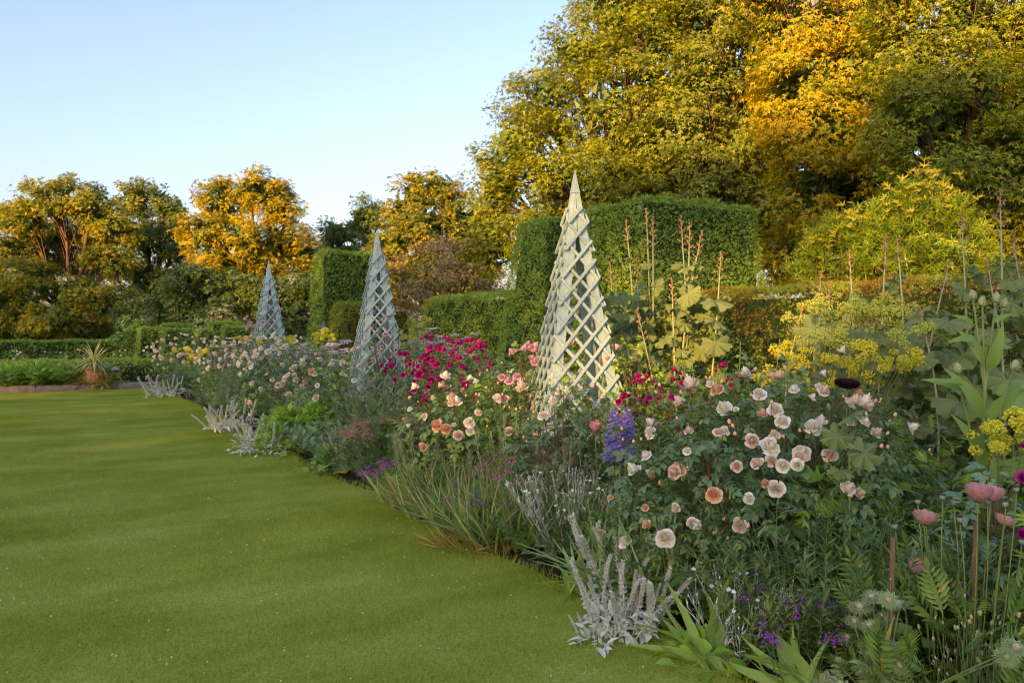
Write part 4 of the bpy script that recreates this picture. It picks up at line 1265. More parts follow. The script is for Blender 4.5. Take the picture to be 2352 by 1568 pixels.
mid = [Z5(*p) for p in [(1148, 270), (908, 447), (1057, 457), (1218, 427), (970, 545), (955, 510), (1400, 500), (1345, 540), (1332, 605), (1510, 592), (1665, 540), (1262, 630), (1140, 650), (1335, 658), (1425, 660), (1230, 670), (1355, 745), (1525, 730), (1558, 745),
        (1530, 810), (970, 820), (1020, 922), (1075, 955), (1235, 930), (1285, 900), (1268, 862), (903, 980), (1095, 1090), (1158, 1095), (1750, 615), (1775, 517), (1800, 430), (1560, 470), (1040, 390), (1150, 370), (1655, 490), (1655, 355), (1100, 400), (1190, 690), (1400, 705), (1310, 560), (1180, 890), (1050, 715), (975, 680), (1280, 770), (1600, 600)]]
cB = bed(640, 3.75)
rose_bush("big rose bush covered in cream blooms, just before the middle obelisk", cB, (1.05, 1.2), 1.54, mid, 403, n_leaf=850, leaf=0.15, size=0.060, mats=(CREAM, PEACH, CREAM), low=True, buds=20, cz=0.5, rest=8, more=44)
far = [Z5(*p) for p in [(130, 397), (148, 432), (170, 452), (150, 505), (97, 480), (85, 547), (335, 415), (470, 460), (360, 480), (300, 290), (175, 300), (195, 520), (60, 610), (145, 580), (265, 465), (600, 350), (550, 305), (320, 430), (440, 330), (250, 330), (500, 380), (400, 420), (640, 420), (110, 440), (45, 600), (75, 615)]]
cC = bed(440, 3.75)
rose_bush("distant rose bush with small pale blooms at the far corner of the border", cC, (1.25, 1.5), 1.5, far, 404, n_leaf=620, leaf=0.17, size=0.066, mats=(CREAM, PEACH, PEACH), low=True, buds=0, rest=6, more=34)
mid2 = [Z5(*p) for p in [(770, 450), (825, 440), (845, 485), (705, 490), (600, 500), (555, 570), (515, 640), (880, 660), (810, 485), (660, 360), (750, 395), (650, 285), (700, 470), (640, 440), (720, 330), (860, 390), (800, 330), (680, 520), (590, 540)]]
rose_bush("pale pink and cream rose bush before the far obelisk, between two larger ones", bed(535, 3.8), (0.9, 1.2), 1.38, mid2, 405, n_leaf=520, leaf=0.16, size=0.052, low=True, mats=(PEACH, CREAM, PINK), rest=5, more=28)
m4 = [Z6(*p) for p in [(1055, 235), (1125, 440), (1105, 395), (1445, 400), (1650, 345), (1885, 275), (1885, 450), (1015, 600), (1060, 625), (1255, 640), (1150, 665), (910, 740), (1595, 740), (1540, 625), (1295, 520), (840, 340), (1820, 410), (1150, 440), (1690, 250), (1580, 760), (1240, 600)]]
m4 = [(p[0], p[1], 0.05) for p in m4]
m4[4] = (m4[4][0], m4[4][1], 0.062)
m4[0] = (m4[0][0], m4[0][1], 0.068, CREAM)
m4[7] = (m4[7][0], m4[7][1], 0.055, APRICOT)
m4[11] = (m4[11][0], m4[11][1], 0.048, APRICOT)
rose_bush("rose bush with scattered peach and apricot blooms between the purple rose and the nearest obelisk", bed(1130, 3.85), (0.95, 0.75), 1.18, m4, 406, n_leaf=620, leaf=0.14, buds=26, rest=5, more=14, leafmat=ROSE_LEAF_LIGHT)

rose_bush("leafy rose bush hiding the foot of the nearest obelisk, with few peach blooms", bed(1300, 3.75), (0.55, 0.5), 1.16, [(1270, 882, .05), (1272, 935, .05, CREAM), (1200, 903, .055), (1355, 905, .03, PINK), (1305, 900, .03), (1250, 960, .04)], 407, n_leaf=420, leaf=0.12, buds=16, rest=3)
rose_bush("dark leaved rose bush below the middle obelisk with cream blooms on one flank", bed(815, 3.9), (0.8, 0.75), 1.22, [(760, 845, .06), (722, 858, .06), (790, 838, .06), (785, 865, .05), (700, 835, .05), (752, 800, .05), (805, 815, .05), (727, 915, .055), (792, 870, .04), (735, 890, .05, CREAM), (815, 880, .04, CREAM)], 408, n_leaf=520, leaf=0.14, low=True, buds=8, rest=4)

# pink, magenta and purple roses
pk = [Z6(*p) for p in [(1595, 65), (1650, 35), (1700, 35), (1730, 10), (1700, 95), (1500, 235), (1570, 260), (1600, 240), (1555, 275), (1745, 145), (1550, 385), (1670, 20), (1640, 60), (1720, 60)]]
rose_bush("pale pink rose leaning against the foot of the nearest obelisk", bed(1195, 4.0), (0.34, 0.36), 1.42, pk, 411, n_leaf=200, leaf=0.12, mats=(PINK,), group="pink roses on the obelisks", size=0.042, buds=10, leafmat=ROSE_LEAF_LIGHT, cz=0.7)
pu = [Z6(*p) for p in [(1015, 15), (970, 155), (960, 125), (885, 105), (870, 150), (895, 85), (850, 225), (840, 275), (880, 195), (930, 290), (1000, 255), (955, 200), (1045, 290), (1185, 300), (1210, 268), (1120, 350), (1190, 170), (1150, 95), (1245, 380), (1280, 405), (1235, 40), (1300, 10), (1385, 130),
      (1405, 150), (950, 25), (770, 55), (685, 150), (610, 180), (655, 165), (600, 150), (720, 80), (930, 345), (905, 390), (1035, 440), (1080, 135), (800, 130), (950, 260), (1260, 30), (1340, 10)]] + \
     [Z2(*p) for p in [(1325, 1080), (1400, 1065), (1545, 1090), (1450, 1150), (1505, 1075), (1660, 1110), (1720, 1100), (1790, 1135), (1840, 1120), (1380, 1165), (1570, 1110), (1865, 1150), (1815, 1155), (1560, 1075), (1470, 1170), (1490, 1185), (1700, 1095), (1745, 1100)]]
rose_bush("deep magenta rose bush crowded with blooms right of the middle obelisk", bed(1010, 4.35), (0.72, 0.7), 1.52, pu, 412, n_leaf=520, leaf=0.12, mats=(MAGENTA, MAGENTA, PURPLE_ROSE), group="magenta rose bushes", size=0.047, leafmat=ROSE_LEAF, low=True, cz=0.62, rest=6, more=50)
pb = [Z1(*p) for p in [(390, 455), (320, 520), (455, 475), (250, 580), (305, 578), (230, 620), (385, 628), (445, 605), (650, 610), (705, 435), (650, 420), (720, 495), (660, 465), (1025, 370), (1055, 345), (1190, 455), (1165, 445), (1120, 498), (1070, 575), (770, 535), (820, 515), (540, 590), (205, 720), (200, 825),
      (510, 820), (665, 750), (745, 790), (705, 820), (945, 655), (990, 385), (1215, 465), (1100, 470), (560, 540), (710, 560), (690, 630), (430, 640), (370, 470), (400, 440), (440, 480), (470, 490), (700, 500), (740, 500), (1150, 440), (1180, 470), (630, 600), (660, 630), (260, 600), (220, 640)]]
rose_bush("low magenta rose bush with small clustered blooms below the plume poppies", bed(1555, 4.7), (0.78, 0.6), 1.24, pb, 413, n_leaf=520, leaf=0.10, mats=(MAGENTA, MAGENTA, PURPLE_ROSE), group="magenta rose bushes", size=0.030, leafmat=HERB, low=True, cz=0.62)
rose_bush("dark magenta rose stems with paired grey leaves at the frame's side edge", bed(2330, 3.9), (0.22, 0.25), 1.05, [(2335, 1105, .04), (2347, 1043, .04), (2340, 1230, .04)], 414, n_leaf=70, leaf=0.15, mats=(MAGENTA,), group="magenta rose bushes", size=0.04, leafmat=MEADOW_LEAF, cz=0.6)
c2 = [Z2(*p) for p in [(915, 885), (965, 865), (940, 1005), (1075, 1000), (775, 1100), (910, 1130), (815, 990), (735, 1130)]]
rose_bush("slender pink climbing rose threaded through the middle obelisk", (o2[0] + 0.05, o2[1] - 0.35), (0.36, 0.2), 1.75, [(p[0], p[1], .045) for p in c2], 415, n_leaf=110, leaf=0.12, mats=(PINK,), group="pink roses on the obelisks", leafmat=ROSE_LEAF_LIGHT, low=True, cz=0.72)
c3 = [(577, 745), (572, 757), (585, 752), (566, 738), (580, 768), (598, 742), (640, 712), (648, 690)]
rose_bush("pink climbing rose beside the far obelisk", (o3[0] - 0.35, o3[1] - 0.3), (0.35, 0.3), 1.95, [(p[0], p[1], .05) for p in c3], 416, n_leaf=110, leaf=0.13, mats=(PINK,), group="pink roses on the obelisks", leafmat=ROSE_LEAF_LIGHT, low=True, cz=0.72)
c4 = [Z6(2045, -40), Z6(2110, 295), Z6(2140, 325), Z6(2065, 340), (1405, 830), (1425, 805)]
rose_bush("light green climbing rose growing up through the nearest obelisk", (o1[0] + 0.38, o1[1] - 0.42), (0.24, 0.2), 1.55, [(p[0], p[1], .035) for p in c4], 417, n_leaf=150, leaf=0.11, mats=(PINK,), group="pink roses on the obelisks", leafmat=HERB_BRIGHT, cz=0.65)

# ------------------------------------------------------------------ plume poppies
LOBED = [t_lobed(7, 4, 3, s) for s in (1, 2, 3)]
LEAF_MESH = []
for k, tm in enumerate(LOBED):
    g = Geo()
    g.inst(tm, np.eye(3)[None], np.zeros((1, 3)), 1.0)
    LEAF_MESH.append(g.mesh("leaf", PLUME_LEAF, True))
r = rng(501)
PLUME = []
for k in range(3):
    g = Geo()
    n = 130
    br = 11
    bz = np.linspace(0.0, 0.95, br)
    ba = np.arange(br) * 2.4 + k
    bl = 0.26 * (1.08 - bz) * r.uniform(0.6, 1.2, br)
    w = r.integers(0, br, n)
    q = r.uniform(0.35, 1.0, n)
    P = np.stack([np.cos(ba[w]) * bl[w] * q, np.sin(ba[w]) * bl[w] * q, bz[w] + 0.16 * q], -1) + r.normal(0, 0.016, (n, 3))
    g.inst(T_OCT, frames(rand_dirs(r, n), rand_dirs(r, n)), P, r.uniform(0.014, 0.032, n), 0)
    e = np.stack([np.cos(ba) * bl, np.sin(ba) * bl, bz + 0.15], -1)
    s_ = np.stack([bz * 0, bz * 0, bz], -1)
    g.tubes(np.stack([s_, (s_ + e) / 2 + np.array([0, 0, 0.02]), e], 1), np.full((br, 3), 0.007), 3, 1)
    g.tubes(np.array([[(0, 0, -0.1), (0.01, 0, 0.45), (0, 0, 0.98)]]), np.array([[0.022, 0.016, 0.008]]), 4, 1)
    PLUME.append(g.mesh("flower_plume", [RUST_BUD, STEM_PALE], False))

def plume_poppy(label, stalks, seed, leaf=(0.2, 0.34), n_leaf=10, xy=(0, 0), plume=0.26, extra=0, hmax=1.5):
    """stalks: (px, py of the tip, X) – each stalk its own height."""
    r = rng(seed)
    t = thing("plume_poppy", label, "plume poppy", (xy[0], xy[1], 0), group="plume poppy clumps")
    o = np.array([xy[0], xy[1], 0.0])
    for px, py, X in stalks:
        tip = at_X(px, py, X)
        foot = np.array([tip[0] + r.normal(0, 0.10) + 0.05, tip[1] + r.normal(0, 0.10), 0.0])
        foot[:2] += (o[:2] - foot[:2]) * 0.15
        side = np.append(r.normal(0, 0.11, 2), 0)
        L = curve(foot, tip - np.array([0, 0, plume * 0.8]), 9, 0.05, side)
        g = Geo()
        g.tubes((L - o)[None], np.linspace(0.014, 0.006, 9)[None], 7)
        link("stem", g.mesh("stem", STEM_PALE, True), t)
        d = unit(L[-1] - L[-2])
        place("flower_plume", PLUME[int(r.integers(0, 3))], t, L[-1], d, plume * r.uniform(0.8, 1.15), r)
        az = r.uniform(0, 6.28)
        for i in range(n_leaf):
            u = 0.15 + 0.83 * (i + r.random() * 0.6) / n_leaf
            p = np.array([np.interp(u, np.linspace(0, 1, 9), L[:, c]) for c in range(3)])
            az += 2.4
            s = r.uniform(*leaf) * (1.12 - 0.55 * u)
            dv = np.array([math.cos(az), math.sin(az), 0.25])
            q = p + dv * s * 0.5
            M = frames(np.array([[math.cos(az), math.sin(az), -0.75 + r.normal(0, 0.4)]]), np.array([[r.normal(0, .4) - 0.2, r.normal(0, .4) - 0.25, 0.9]]))[0]
            lo = link("leaf", LEAF_MESH[int(r.integers(0, 3))], t, loc=q - o, M=M, s=s)
            if i == 0:
                gs = Geo()
            gs.tubes(curve(p - o, q - o, 3)[None], np.full((1, 3), 0.0035), 4)
        link("leaf_stalks", gs.mesh("leaf_stalks", STEM_PALE, True), t)
    for _ in range(extra):                               # big lower leaves
        a = r.uniform(0, 6.28)
        p = np.array([math.cos(a) * r.uniform(0.1, 0.7), math.sin(a) * r.uniform(0.1, 0.75), r.uniform(0.5, hmax)])
        M = frames(np.array([[math.cos(a), math.sin(a), -0.5 + r.normal(0, 0.3)]]), np.array([[r.normal(0, .4) - 0.2, r.normal(0, .4) - 0.3, 1.0]]))[0]
        link("leaf", LEAF_MESH[int(r.integers(0, 3))], t, loc=p, M=M, s=r.uniform(0.26, 0.40))
    return t

plume_poppy("sunlit plume poppy clump with rusty plumes beside the nearest obelisk",
            [(1487, 495, 5.6), (1500, 520, 5.5), (1443, 520, 5.8), (1568, 518, 5.7), (1583, 530, 5.5), (1600, 545, 5.6), (1652, 600, 5.7), (1465, 610, 5.4), (1405, 620, 5.6), (1545, 650, 5.3), (1480, 735, 5.0)],
            511, xy=bed(1530, 5.55), extra=84, hmax=2.0, n_leaf=12, leaf=(0.24, 0.36))
plume_poppy("tall grey green plume poppy clump against the mixed hedge, behind the lime green blossoms",
            [(1880, 633, 6.0), (1905, 655, 6.1), (1955, 594, 6.0), (2031, 575, 5.8), (2066, 550, 6.0), (1828, 716, 5.9), (2131, 720, 5.2), (2163, 615, 6.2)],
            512, xy=bed(2010, 5.9), hmax=1.65, extra=46, leaf=(0.24, 0.38), n_leaf=8)
plume_poppy("plume poppy clump with the highest rusty plumes behind the green teasel",
            [(2213, 515, 6.0), (2300, 470, 5.8), (2278, 592, 5.6), (2340, 560, 5.9)],
            513, xy=bed(2260, 5.8), hmax=1.75, extra=44, leaf=(0.26, 0.42), n_leaf=9)
r = rng(514)
t = thing("plume_poppy", "young plume poppy with three broad scalloped leaves in front of the dark poppy", "plume poppy", (*bed(1955, 3.75), 0), group="plume poppy clumps")
for px, py, s, az in [(1925, 1000, 0.24, 2.6), (1985, 1040, 0.27, -0.6), (1955, 955, 0.22, 1.2), (1930, 1080, 0.2, -2.2)]:
    p = at_X(px, py, 3.55) - np.array(t.location)
    M = frames(np.array([[math.cos(az), math.sin(az), -0.3]]), np.array([[-0.45, -0.65, 0.6]]))[0]
    link("leaf", LEAF_MESH[int(r.integers(0, 3))], t, loc=p, M=M, s=s * 0.78)
g = Geo()
g.tubes(np.array([curve((0, 0, 0), at_X(1950, 1000, 3.6) - np.array(t.location), 6, 0.1)]), np.linspace(0.008, 0.004, 6)[None], 6)
link("stem", g.mesh("stem", STEM_PALE, True), t)

# ------------------------------------------------------------------ meadow rue
PUFF_Y = [puff(s, 70, 0.75, (0.10, 0.2)).mesh("flower_head", YELLOW) for s in (1, 2)]
PUFF_G = [puff(s, 46, 0.8, (0.11, 0.19), T_BALL if False else T_OCT).mesh("flower_head", LIME_BUD) for s in (3, 4)]
def meadow_rue(label, xy, rad, h, heads, seed, n_stem=26, leaf_n=14, group="meadow rue clumps", X0=None):
    r = rng(seed)
    t, tips, dirs = leafy("meadow_rue", label, "meadow rue", xy, rad, h * 0.9, n_stem, leaf_n, T_FINGER, 0.13, MEADOW_LEAF, seed, STEM, taper=0.45, lean=0.8, stem_r=0.0035, group=group, up=0.15)
    o = np.array(t.location)
    g = Geo()
    for px, py, s, yellow in heads:
        p = at_X(px, py, xy[0] + r.normal(0, rad * 0.35))
        for _ in range(3):
            q = p + r.normal(0, 0.062, 3) * np.array([1, 1, 0.6])
            place("flower_head", (PUFF_Y if yellow else PUFF_G)[int(r.integers(0, 2))], t, q, (r.normal(0, .2), r.normal(0, .2), 1), s * r.uniform(0.6, 1.1), r)
            f = p * np.array([1, 1, 0]) * 0.35 + o * 0.65 + np.array([0, 0, p[2] * 0.45])
            g.tubes((curve(f, q, 5, 0.05) - o)[None], np.linspace(0.0028, 0.0014, 5)[None], 3)
    link("flower_stalks", g.mesh("flower_stalks", STEM, True), t, kind="stuff")
    return t
hd = [(Z4(*p)[0], Z4(*p)[1], 0.055, 0) for p in [(640, 900), (700, 935), (800, 940), (860, 950), (960, 945), (1030, 920), (1150, 965), (750, 1100), (820, 1080), (700, 1120), (880, 1130), (1040, 1050), (1240, 1060), (520, 1180), (880, 870), (990, 970), (600, 910), (1120, 1110), (530, 1010), (660, 960), (920, 1000), (830, 1000), (780, 960)]]
hd += [(Z4(*p)[0], Z4(*p)[1], 0.050, 1) for p in [(440, 1230), (560, 1310), (690, 1270), (960, 1240), (1090, 1240), (1130, 1250), (290, 1370), (830, 1270), (940, 1280), (650, 1390), (610, 1430), (480, 1240), (1060, 1260), (280, 1390), (540, 1330), (860, 1300), (410, 1260), (1230, 1240)]]
meadow_rue("meadow rue clump frothing lime buds above and yellow blossom below, beside the dark poppy", bed(1880, 4.75), 0.75, 1.62, hd, 521, n_stem=46)
meadow_rue("yellow meadow rue head at the frame's edge under the teasel", bed(2300, 4.1), 0.3, 1.0, [(2290, 1000, .07, 1), (2310, 1010, .07, 1), (2280, 985, .06, 1), (2345, 975, .06, 1), (2270, 1015, .06, 1), (2330, 990, .05, 1), (2300, 1030, .05, 1)], 522, n_stem=14)
meadow_rue("small yellow meadow rue right beside the middle obelisk", bed(950, 5.0), 0.35, 1.6, [(935, 765, .06, 1), (950, 780, .06, 1), (925, 785, .05, 1), (945, 800, .05, 1), (960, 745, .05, 0), (975, 740, .05, 0), (990, 735, .05, 0), (945, 735, .05, 0)], 523, n_stem=16)
yl = [(Z5(*p)[0], Z5(*p)[1], 0.075, 1) for p in [(245, 420), (215, 610), (195, 470), (390, 380), (400, 395), (500, 400), (540, 390), (580, 385), (480, 430), (440, 460), (395, 500), (280, 385), (430, 430), (520, 420), (225, 450), (410, 360), (460, 450)]]
meadow_rue("bright yellow blossom clump among the distant roses near the lawn's end", bed(460, 3.45), 0.9, 1.3, yl, 524, n_stem=30, leaf_n=10)
y2 = [(Z5(*p)[0], Z5(*p)[1], 0.07, 1) for p in [(1030, 320), (1090, 310), (1150, 320), (1220, 305), (1280, 270), (1350, 305), (1330, 340), (1250, 340), (1190, 350), (860, 280), (890, 290), (1650, 265), (1540, 260), (1590, 230), (1520, 280), (770, 490), (880, 520), (940, 260), (1300, 290), (1560, 250)]]
meadow_rue("spreading yellow meadow rue between the far and middle obelisks", bed(700, 4.35), 1.0, 1.5, y2, 525, n_stem=34, leaf_n=10)

# ------------------------------------------------------------------ teasel
r = rng(531)
xy = bed(2245, 4.35)
t = thing("teasel", "tall bright green teasel with spiny egg shaped heads and long wavy leaves", "teasel", (*xy, 0))
o = np.array(t.location)
g = Geo()
prof = [(0.02, -0.5), (0.42, -0.3), (0.5, 0.1), (0.4, 0.6), (0.12, 0.9), (0.01, 0.95)]
V, F = lathe(prof, 10)
g.add(V, F, 0)
n = 70
dd = rand_dirs(r, n)
g.inst(T_NEEDLE, frames(dd + np.array([0, 0, 0.4]), rand_dirs(r, n)), dd * np.array([0.42, 0.42, 0.6]) + np.array([0, 0, 0.2]), 0.28, 0)
n = 9
a = np.arange(n) * 2 * math.pi / n
g.inst(t_strip(0.05, 4, -0.5, 0.6), frames(np.stack([np.cos(a), np.sin(a), np.full(n, 0.25)], -1), np.tile([0, 0, 1.0], (n, 1))), np.tile([0, 0, -0.45], (n, 1)), r.uniform(1.3, 2.2, n), 1)
TEASEL_HEAD = g.mesh("flower_head", [SEED_HEAD, HERB_BRIGHT])
BIG = t_strip(0.24, 9, 0.45, 0.62, fold=0.3, basew=0.08, wave=0.012)
g = Geo(); g.inst(BIG, np.eye(3)[None], np.zeros((1, 3)), 1.0)
TEASEL_LEAF = g.mesh("leaf", HERB, True)
heads = [(2234, 681, 4.35), (2256, 696, 4.35), (2288, 687, 4.4), (2200, 848, 4.2), (2330, 842, 4.3), (2305, 700, 4.5)]
g = Geo()
main = curve(o, at_X(2262, 900, 4.35), 6)
g.tubes((main - o)[None], np.linspace(0.017, 0.012, 6)[None], 8)
for px, py, X in heads:
    tip = at_X(px, py, X)
    st = main[3 if py > 800 else 5]
    g.tubes((curve(st, tip, 7, 0.02) - o)[None], np.linspace(0.009, 0.005, 7)[None], 6)
    place("flower_head", TEASEL_HEAD, t, tip, unit(tip - st), 0.040, r)
link("stem", g.mesh("stem", STEM, True), t)
for px, py, X, az, el, s in [(2262, 840, 4.35, 2.5, 1.2, 0.33), (2270, 850, 4.35, 4.3, 1.0, 0.34), (2255, 960, 4.3, 3.4, 0.9, 0.44), (2265, 960, 4.35, -1.6, 0.75, 0.42), (2240, 905, 4.3, 2.8, 0.5, 0.36), (2290, 905, 4.35, -0.4, 0.5, 0.36), (2255, 1080, 4.25, 3.7, 0.8, 0.5), (2270, 1100, 4.3, -0.9, 0.6, 0.46),
                              (2240, 780, 4.3, 3.3, 0.2, 0.26), (2262, 790, 4.35, -0.3, 0.3, 0.26), (2300, 800, 4.4, 0.1, 0.3, 0.3), (2235, 745, 4.35, 3.0, 0.6, 0.17), (2280, 740, 4.4, -0.8, 0.6, 0.17), (2330, 950, 4.2, -0.2, 0.7, 0.4), (2215, 880, 4.2, 3.2, 0.3, 0.2), (2345, 890, 4.3, -0.4, 0.4, 0.25), (2258, 1200, 4.2, -2.2, 0.9, 0.5)]:
    p = at_X(px, py, X)
    M = frames(np.array([[math.cos(az) * math.cos(el), math.sin(az) * math.cos(el), math.sin(el)]]), np.array([[-0.45, -0.6, 0.5]]))[0]
    link("leaf", TEASEL_LEAF, t, loc=p - o, M=M, s=s * 0.8)

# ------------------------------------------------------------------ poppies
PINK_BLOOM = [poppy_bloom(s, 0.065, (2, 3), c, fr).mesh("bloom", POPPY_PINK, True) for s, c, fr in ((1, 1.1, False), (2, 0.9, True), (3, 1.35, False))]
BLACK_BLOOM = poppy_bloom(7, 0.09, (5, 5, 5, 4), 0.45, True).mesh("bloom", POPPY_BLACK, True)
g = Geo()
V, F = lathe([(0.01, 0), (0.3, 0.1), (0.5, 0.45), (0.46, 0.8), (0.40, 0.9)], 9); g.add(V, F, 0)
V, F = lathe([(0.40, 0.9), (0.52, 0.93), (0.50, 1.0), (0.01, 1.04)], 9); g.add(V, F, 1)
g.inst(T_LANCE, frames(np.array([[math.cos(q), math.sin(q), -0.2] for q in (0, 1.3, 2.6, 3.9, 5.2)]), np.tile([0, 0, 1.0], (5, 1))), np.zeros((5, 3)), 0.7, 1)
POD = g.mesh("seed_pod", [POPPY_POD, POD_CAP], True)

def poppies(label, xy, blooms, pods, seed, X, foliage=60, rad=0.35, h=0.4, leafmat=HERB, group="dusky pink poppies"):
    r = rng(seed)
    t = thing("poppy", label, "poppy", (*xy, 0), group=group)
    o = np.array(t.location)
    for px, py, s, k, tilt in blooms:
        p = at_X(px, py, X + r.normal(0, 0.05))
        place("bloom", PINK_BLOOM[k], t, p - np.array([0, 0, s * 0.5]), (tilt, -0.15, 1.0), s, r)
        f = np.array([o[0] + (p[0] - o[0]) * 0.6, o[1] + (p[1] - o[1]) * 0.6, 0.0])
        g = Geo()
        g.tubes((curve(f, p - np.array([0, 0, s * 0.5]), 7, 0.05, np.append(r.normal(0, .03, 2), 0)) - o)[None], np.full((1, 7), 0.0030), 5)
        link("stem", g.mesh("stem", STEM, True), t)
    for px, py in pods:
        p = at_X(px, py, X + r.normal(0, 0.08))
        place("seed_pod", POD, t, p, (r.normal(0, .12), r.normal(0, .12), 1), r.uniform(0.023, 0.028), r)
        f = np.array([o[0] + (p[0] - o[0]) * 0.6, o[1] + (p[1] - o[1]) * 0.6, 0.0])
        g = Geo()
        g.tubes((curve(f, p, 7, 0.05, np.append(r.normal(0, .03, 2), 0)) - o)[None], np.full((1, 7), 0.0028), 5)
        link("stem", g.mesh("stem", STEM, True), t)
    if foliage:
        mound(t, rad, h, foliage, T_PINNATE, 0.30, leafmat, seed, up=0.7)
    return t
poppies("clump of dusky pink poppies with seed pods and ferny leaves beside the second stake", bed(2200, 3.5),
        [(2245, 1137, .057, 0, -0.1), (2122, 1190, .056, 1, -0.05), (2105, 1307, .046, 2, 0.0), (2305, 1195, .045, 1, 0.3), (2275, 1140, .05, 2, 0.2)],
        [(2056, 1215), (2108, 1158), (2165, 1148), (2125, 1185), (2205, 1200), (2268, 1158), (2310, 1165), (2250, 1155), (2040, 1312), (2130, 1240), (2335, 1130), (2347, 1250), (2190, 1160)],
        541, 3.45, foliage=150, rad=0.55, h=0.5)
poppies("pair of dusky pink poppies standing by the violet blue delphinium", bed(1400, 3.65), [(1367, 985, .052, 2, -0.1), (1428, 975, .055, 0, 0.05), (1440, 980, .048, 2, 0.2)], [(1297, 1015), (1330, 1010), (1345, 1050), (1310, 1035)], 542, 3.6, foliage=50, rad=0.3, h=0.35)
r = rng(543)
p = at_X(1945, 880, 4.15)
t = thing("black_poppy", "single frilled poppy so dark it looks black, over the cream roses", "poppy", (p[0], p[1], 0))
place("bloom", BLACK_BLOOM, t, p - np.array([0, 0, 0.03]), (-0.1, -0.2, 1), 0.078, r)
g = Geo()
for dx, dz in ((0, -0.03), (0.03, -0.12), (-0.03, -0.2)):
    g.tubes((curve((p[0] + dx * 2, p[1], 0.2), p + np.array([dx, 0, dz]), 6, 0.03) - np.array(t.location))[None], np.full((1, 6), 0.0042), 5)
link("stem", g.mesh("stem", STEM, True), t)
bp_ = at_X(1903, 925, 4.05)
g = Geo(); V, F = lathe([(0.01, 0), (0.4, 0.3), (0.5, 0.9), (0.35, 1.5), (0.02, 1.8)], 9); g.add(V, F)
place("bud", g.mesh("bud", POPPY_POD, True), t, bp_, (0.1, 0, -1), 0.028)

# ------------------------------------------------------------------ delphiniums
def floret_spike(seed, mat, n=80, w=0.16, dense=1.0):
    r = rng(seed)
    g = Geo()
    z = np.linspace(0.0, 1, n) ** 0.9
    a = np.arange(n) * 2.4
    q = w * (1 - 0.72 * z)
    P = np.stack([np.cos(a) * q, np.sin(a) * q, z], -1)
    for k in range(4):
        d = np.stack([np.cos(a + (k - 1.5) * 0.9), np.sin(a + (k - 1.5) * 0.9), r.normal(0.2, 0.35, n)], -1)
        g.inst(T_LEAF, frames(d, np.stack([np.cos(a), np.sin(a), np.full(n, 0.3)], -1)), P, w * 0.75 * (1 - 0.6 * z) * r.uniform(0.8, 1.2, n), 0)
    g.tubes(np.array([[(0, 0, -0.3), (0, 0, 0.5), (0, 0, 1.0)]]), np.array([[0.018, 0.014, 0.006]]), 5, 1)
    return g.mesh("flower_spike", [mat, STEM])
DELPH = [floret_spike(1, BLUE_FL), floret_spike(2, BLUE_FL)]
def delphinium(label, spikes, xy, X, seed, leafn=40):
    r = rng(seed)
    t = thing("delphinium", label, "delphinium", (*xy, 0), group="violet blue delphiniums")
    o = np.array(t.location)
    for px, py0, py1 in spikes:
        a, b = at_X(px, py1, X), at_X(px, py0, X)
        place("flower_spike", DELPH[int(r.integers(0, 2))], t, a, (0.03, 0, 1), float(b[2] - a[2]), r)
        g = Geo()
        g.tubes((curve((o[0], o[1], 0), a, 4) - o)[None], np.full((1, 4), 0.006), 5)
        link("stem", g.mesh("stem", STEM, True), t)
    mound(t, 0.22, 0.4, leafn, T_PALM, 0.14, HERB, seed)
delphinium("violet blue delphinium with two flower spikes among the pink poppies", [(1408, 942, 1055), (1438, 940, 1050), (1424, 985, 1060), (1415, 960, 1060), (1444, 955, 1052)], bed(1425, 3.5), 3.5, 551)
delphinium("single slim blue delphinium spike in front of the dark yew wing", [(742, 738, 772)], bed(745, 5.2), 5.2, 552)
delphinium("small blue delphinium spike left of the far obelisk's foot", [(590, 768, 800)], bed(590, 4.0), 4.0, 553)

# ------------------------------------------------------------------ lamb's ear
def ear_spike(seed):
    r = rng(seed)
    g = Geo()
    g.tubes(np.array([[(0, 0, 0), (0.01, 0.005, 0.35), (0.0, 0.0, 0.98)]]), np.array([[0.013, 0.012, 0.009]]), 5, 0)
    zs = np.concatenate([[0.42, 0.52, 0.60, 0.67], np.linspace(0.72, 1.0, 8)])
    for i, z in enumerate(zs):
        n = 11
        a = np.arange(n) * 2 * math.pi / n + r.uniform(0, 6)
        q = 0.042 * (1.15 - 0.6 * z) * r.uniform(0.8, 1.2, n)
        P = np.stack([np.cos(a) * q * 0.6, np.sin(a) * q * 0.6, z + r.normal(0, 0.008, n)], -1)
        g.inst(T_LEAF, frames(np.stack([np.cos(a), np.sin(a), np.full(n, 0.9)], -1), np.stack([np.cos(a), np.sin(a), np.full(n, 0.1)], -1)), P, 0.050 * r.uniform(0.7, 1.3, n), 0)
        if i > 1:
            k = r.random(n) < 0.3
            g.inst(T_OCT, frames(rand_dirs(r, k.sum()), rand_dirs(r, k.sum())), P[k] * np.array([1.5, 1.5, 1]), 0.012, 1)
    for z in (0.12, 0.26, 0.40):
        a = r.uniform(0, 6)
        d = np.array([[math.cos(a), math.sin(a), 0.35], [-math.cos(a), -math.sin(a), 0.35]])
        g.inst(T_LEAF_FINE, frames(d, np.tile([0, 0, 1.0], (2, 1))), np.array([[0, 0, z]] * 2), 0.20 * (1.1 - z), 0)
    bx, by = r.normal(0, 0.16, 2)
    for V in g.V:                                        # soft stems bow over
        V[:, 0] += bx * V[:, 2] ** 2 + 0.02 * np.sin(V[:, 2] * 7 + seed)
        V[:, 1] += by * V[:, 2] ** 2
    return g.mesh("flower_spike", [SILVER, LAVENDER])
EAR = [ear_spike(s) for s in (1, 2, 3, 4, 5, 6)]
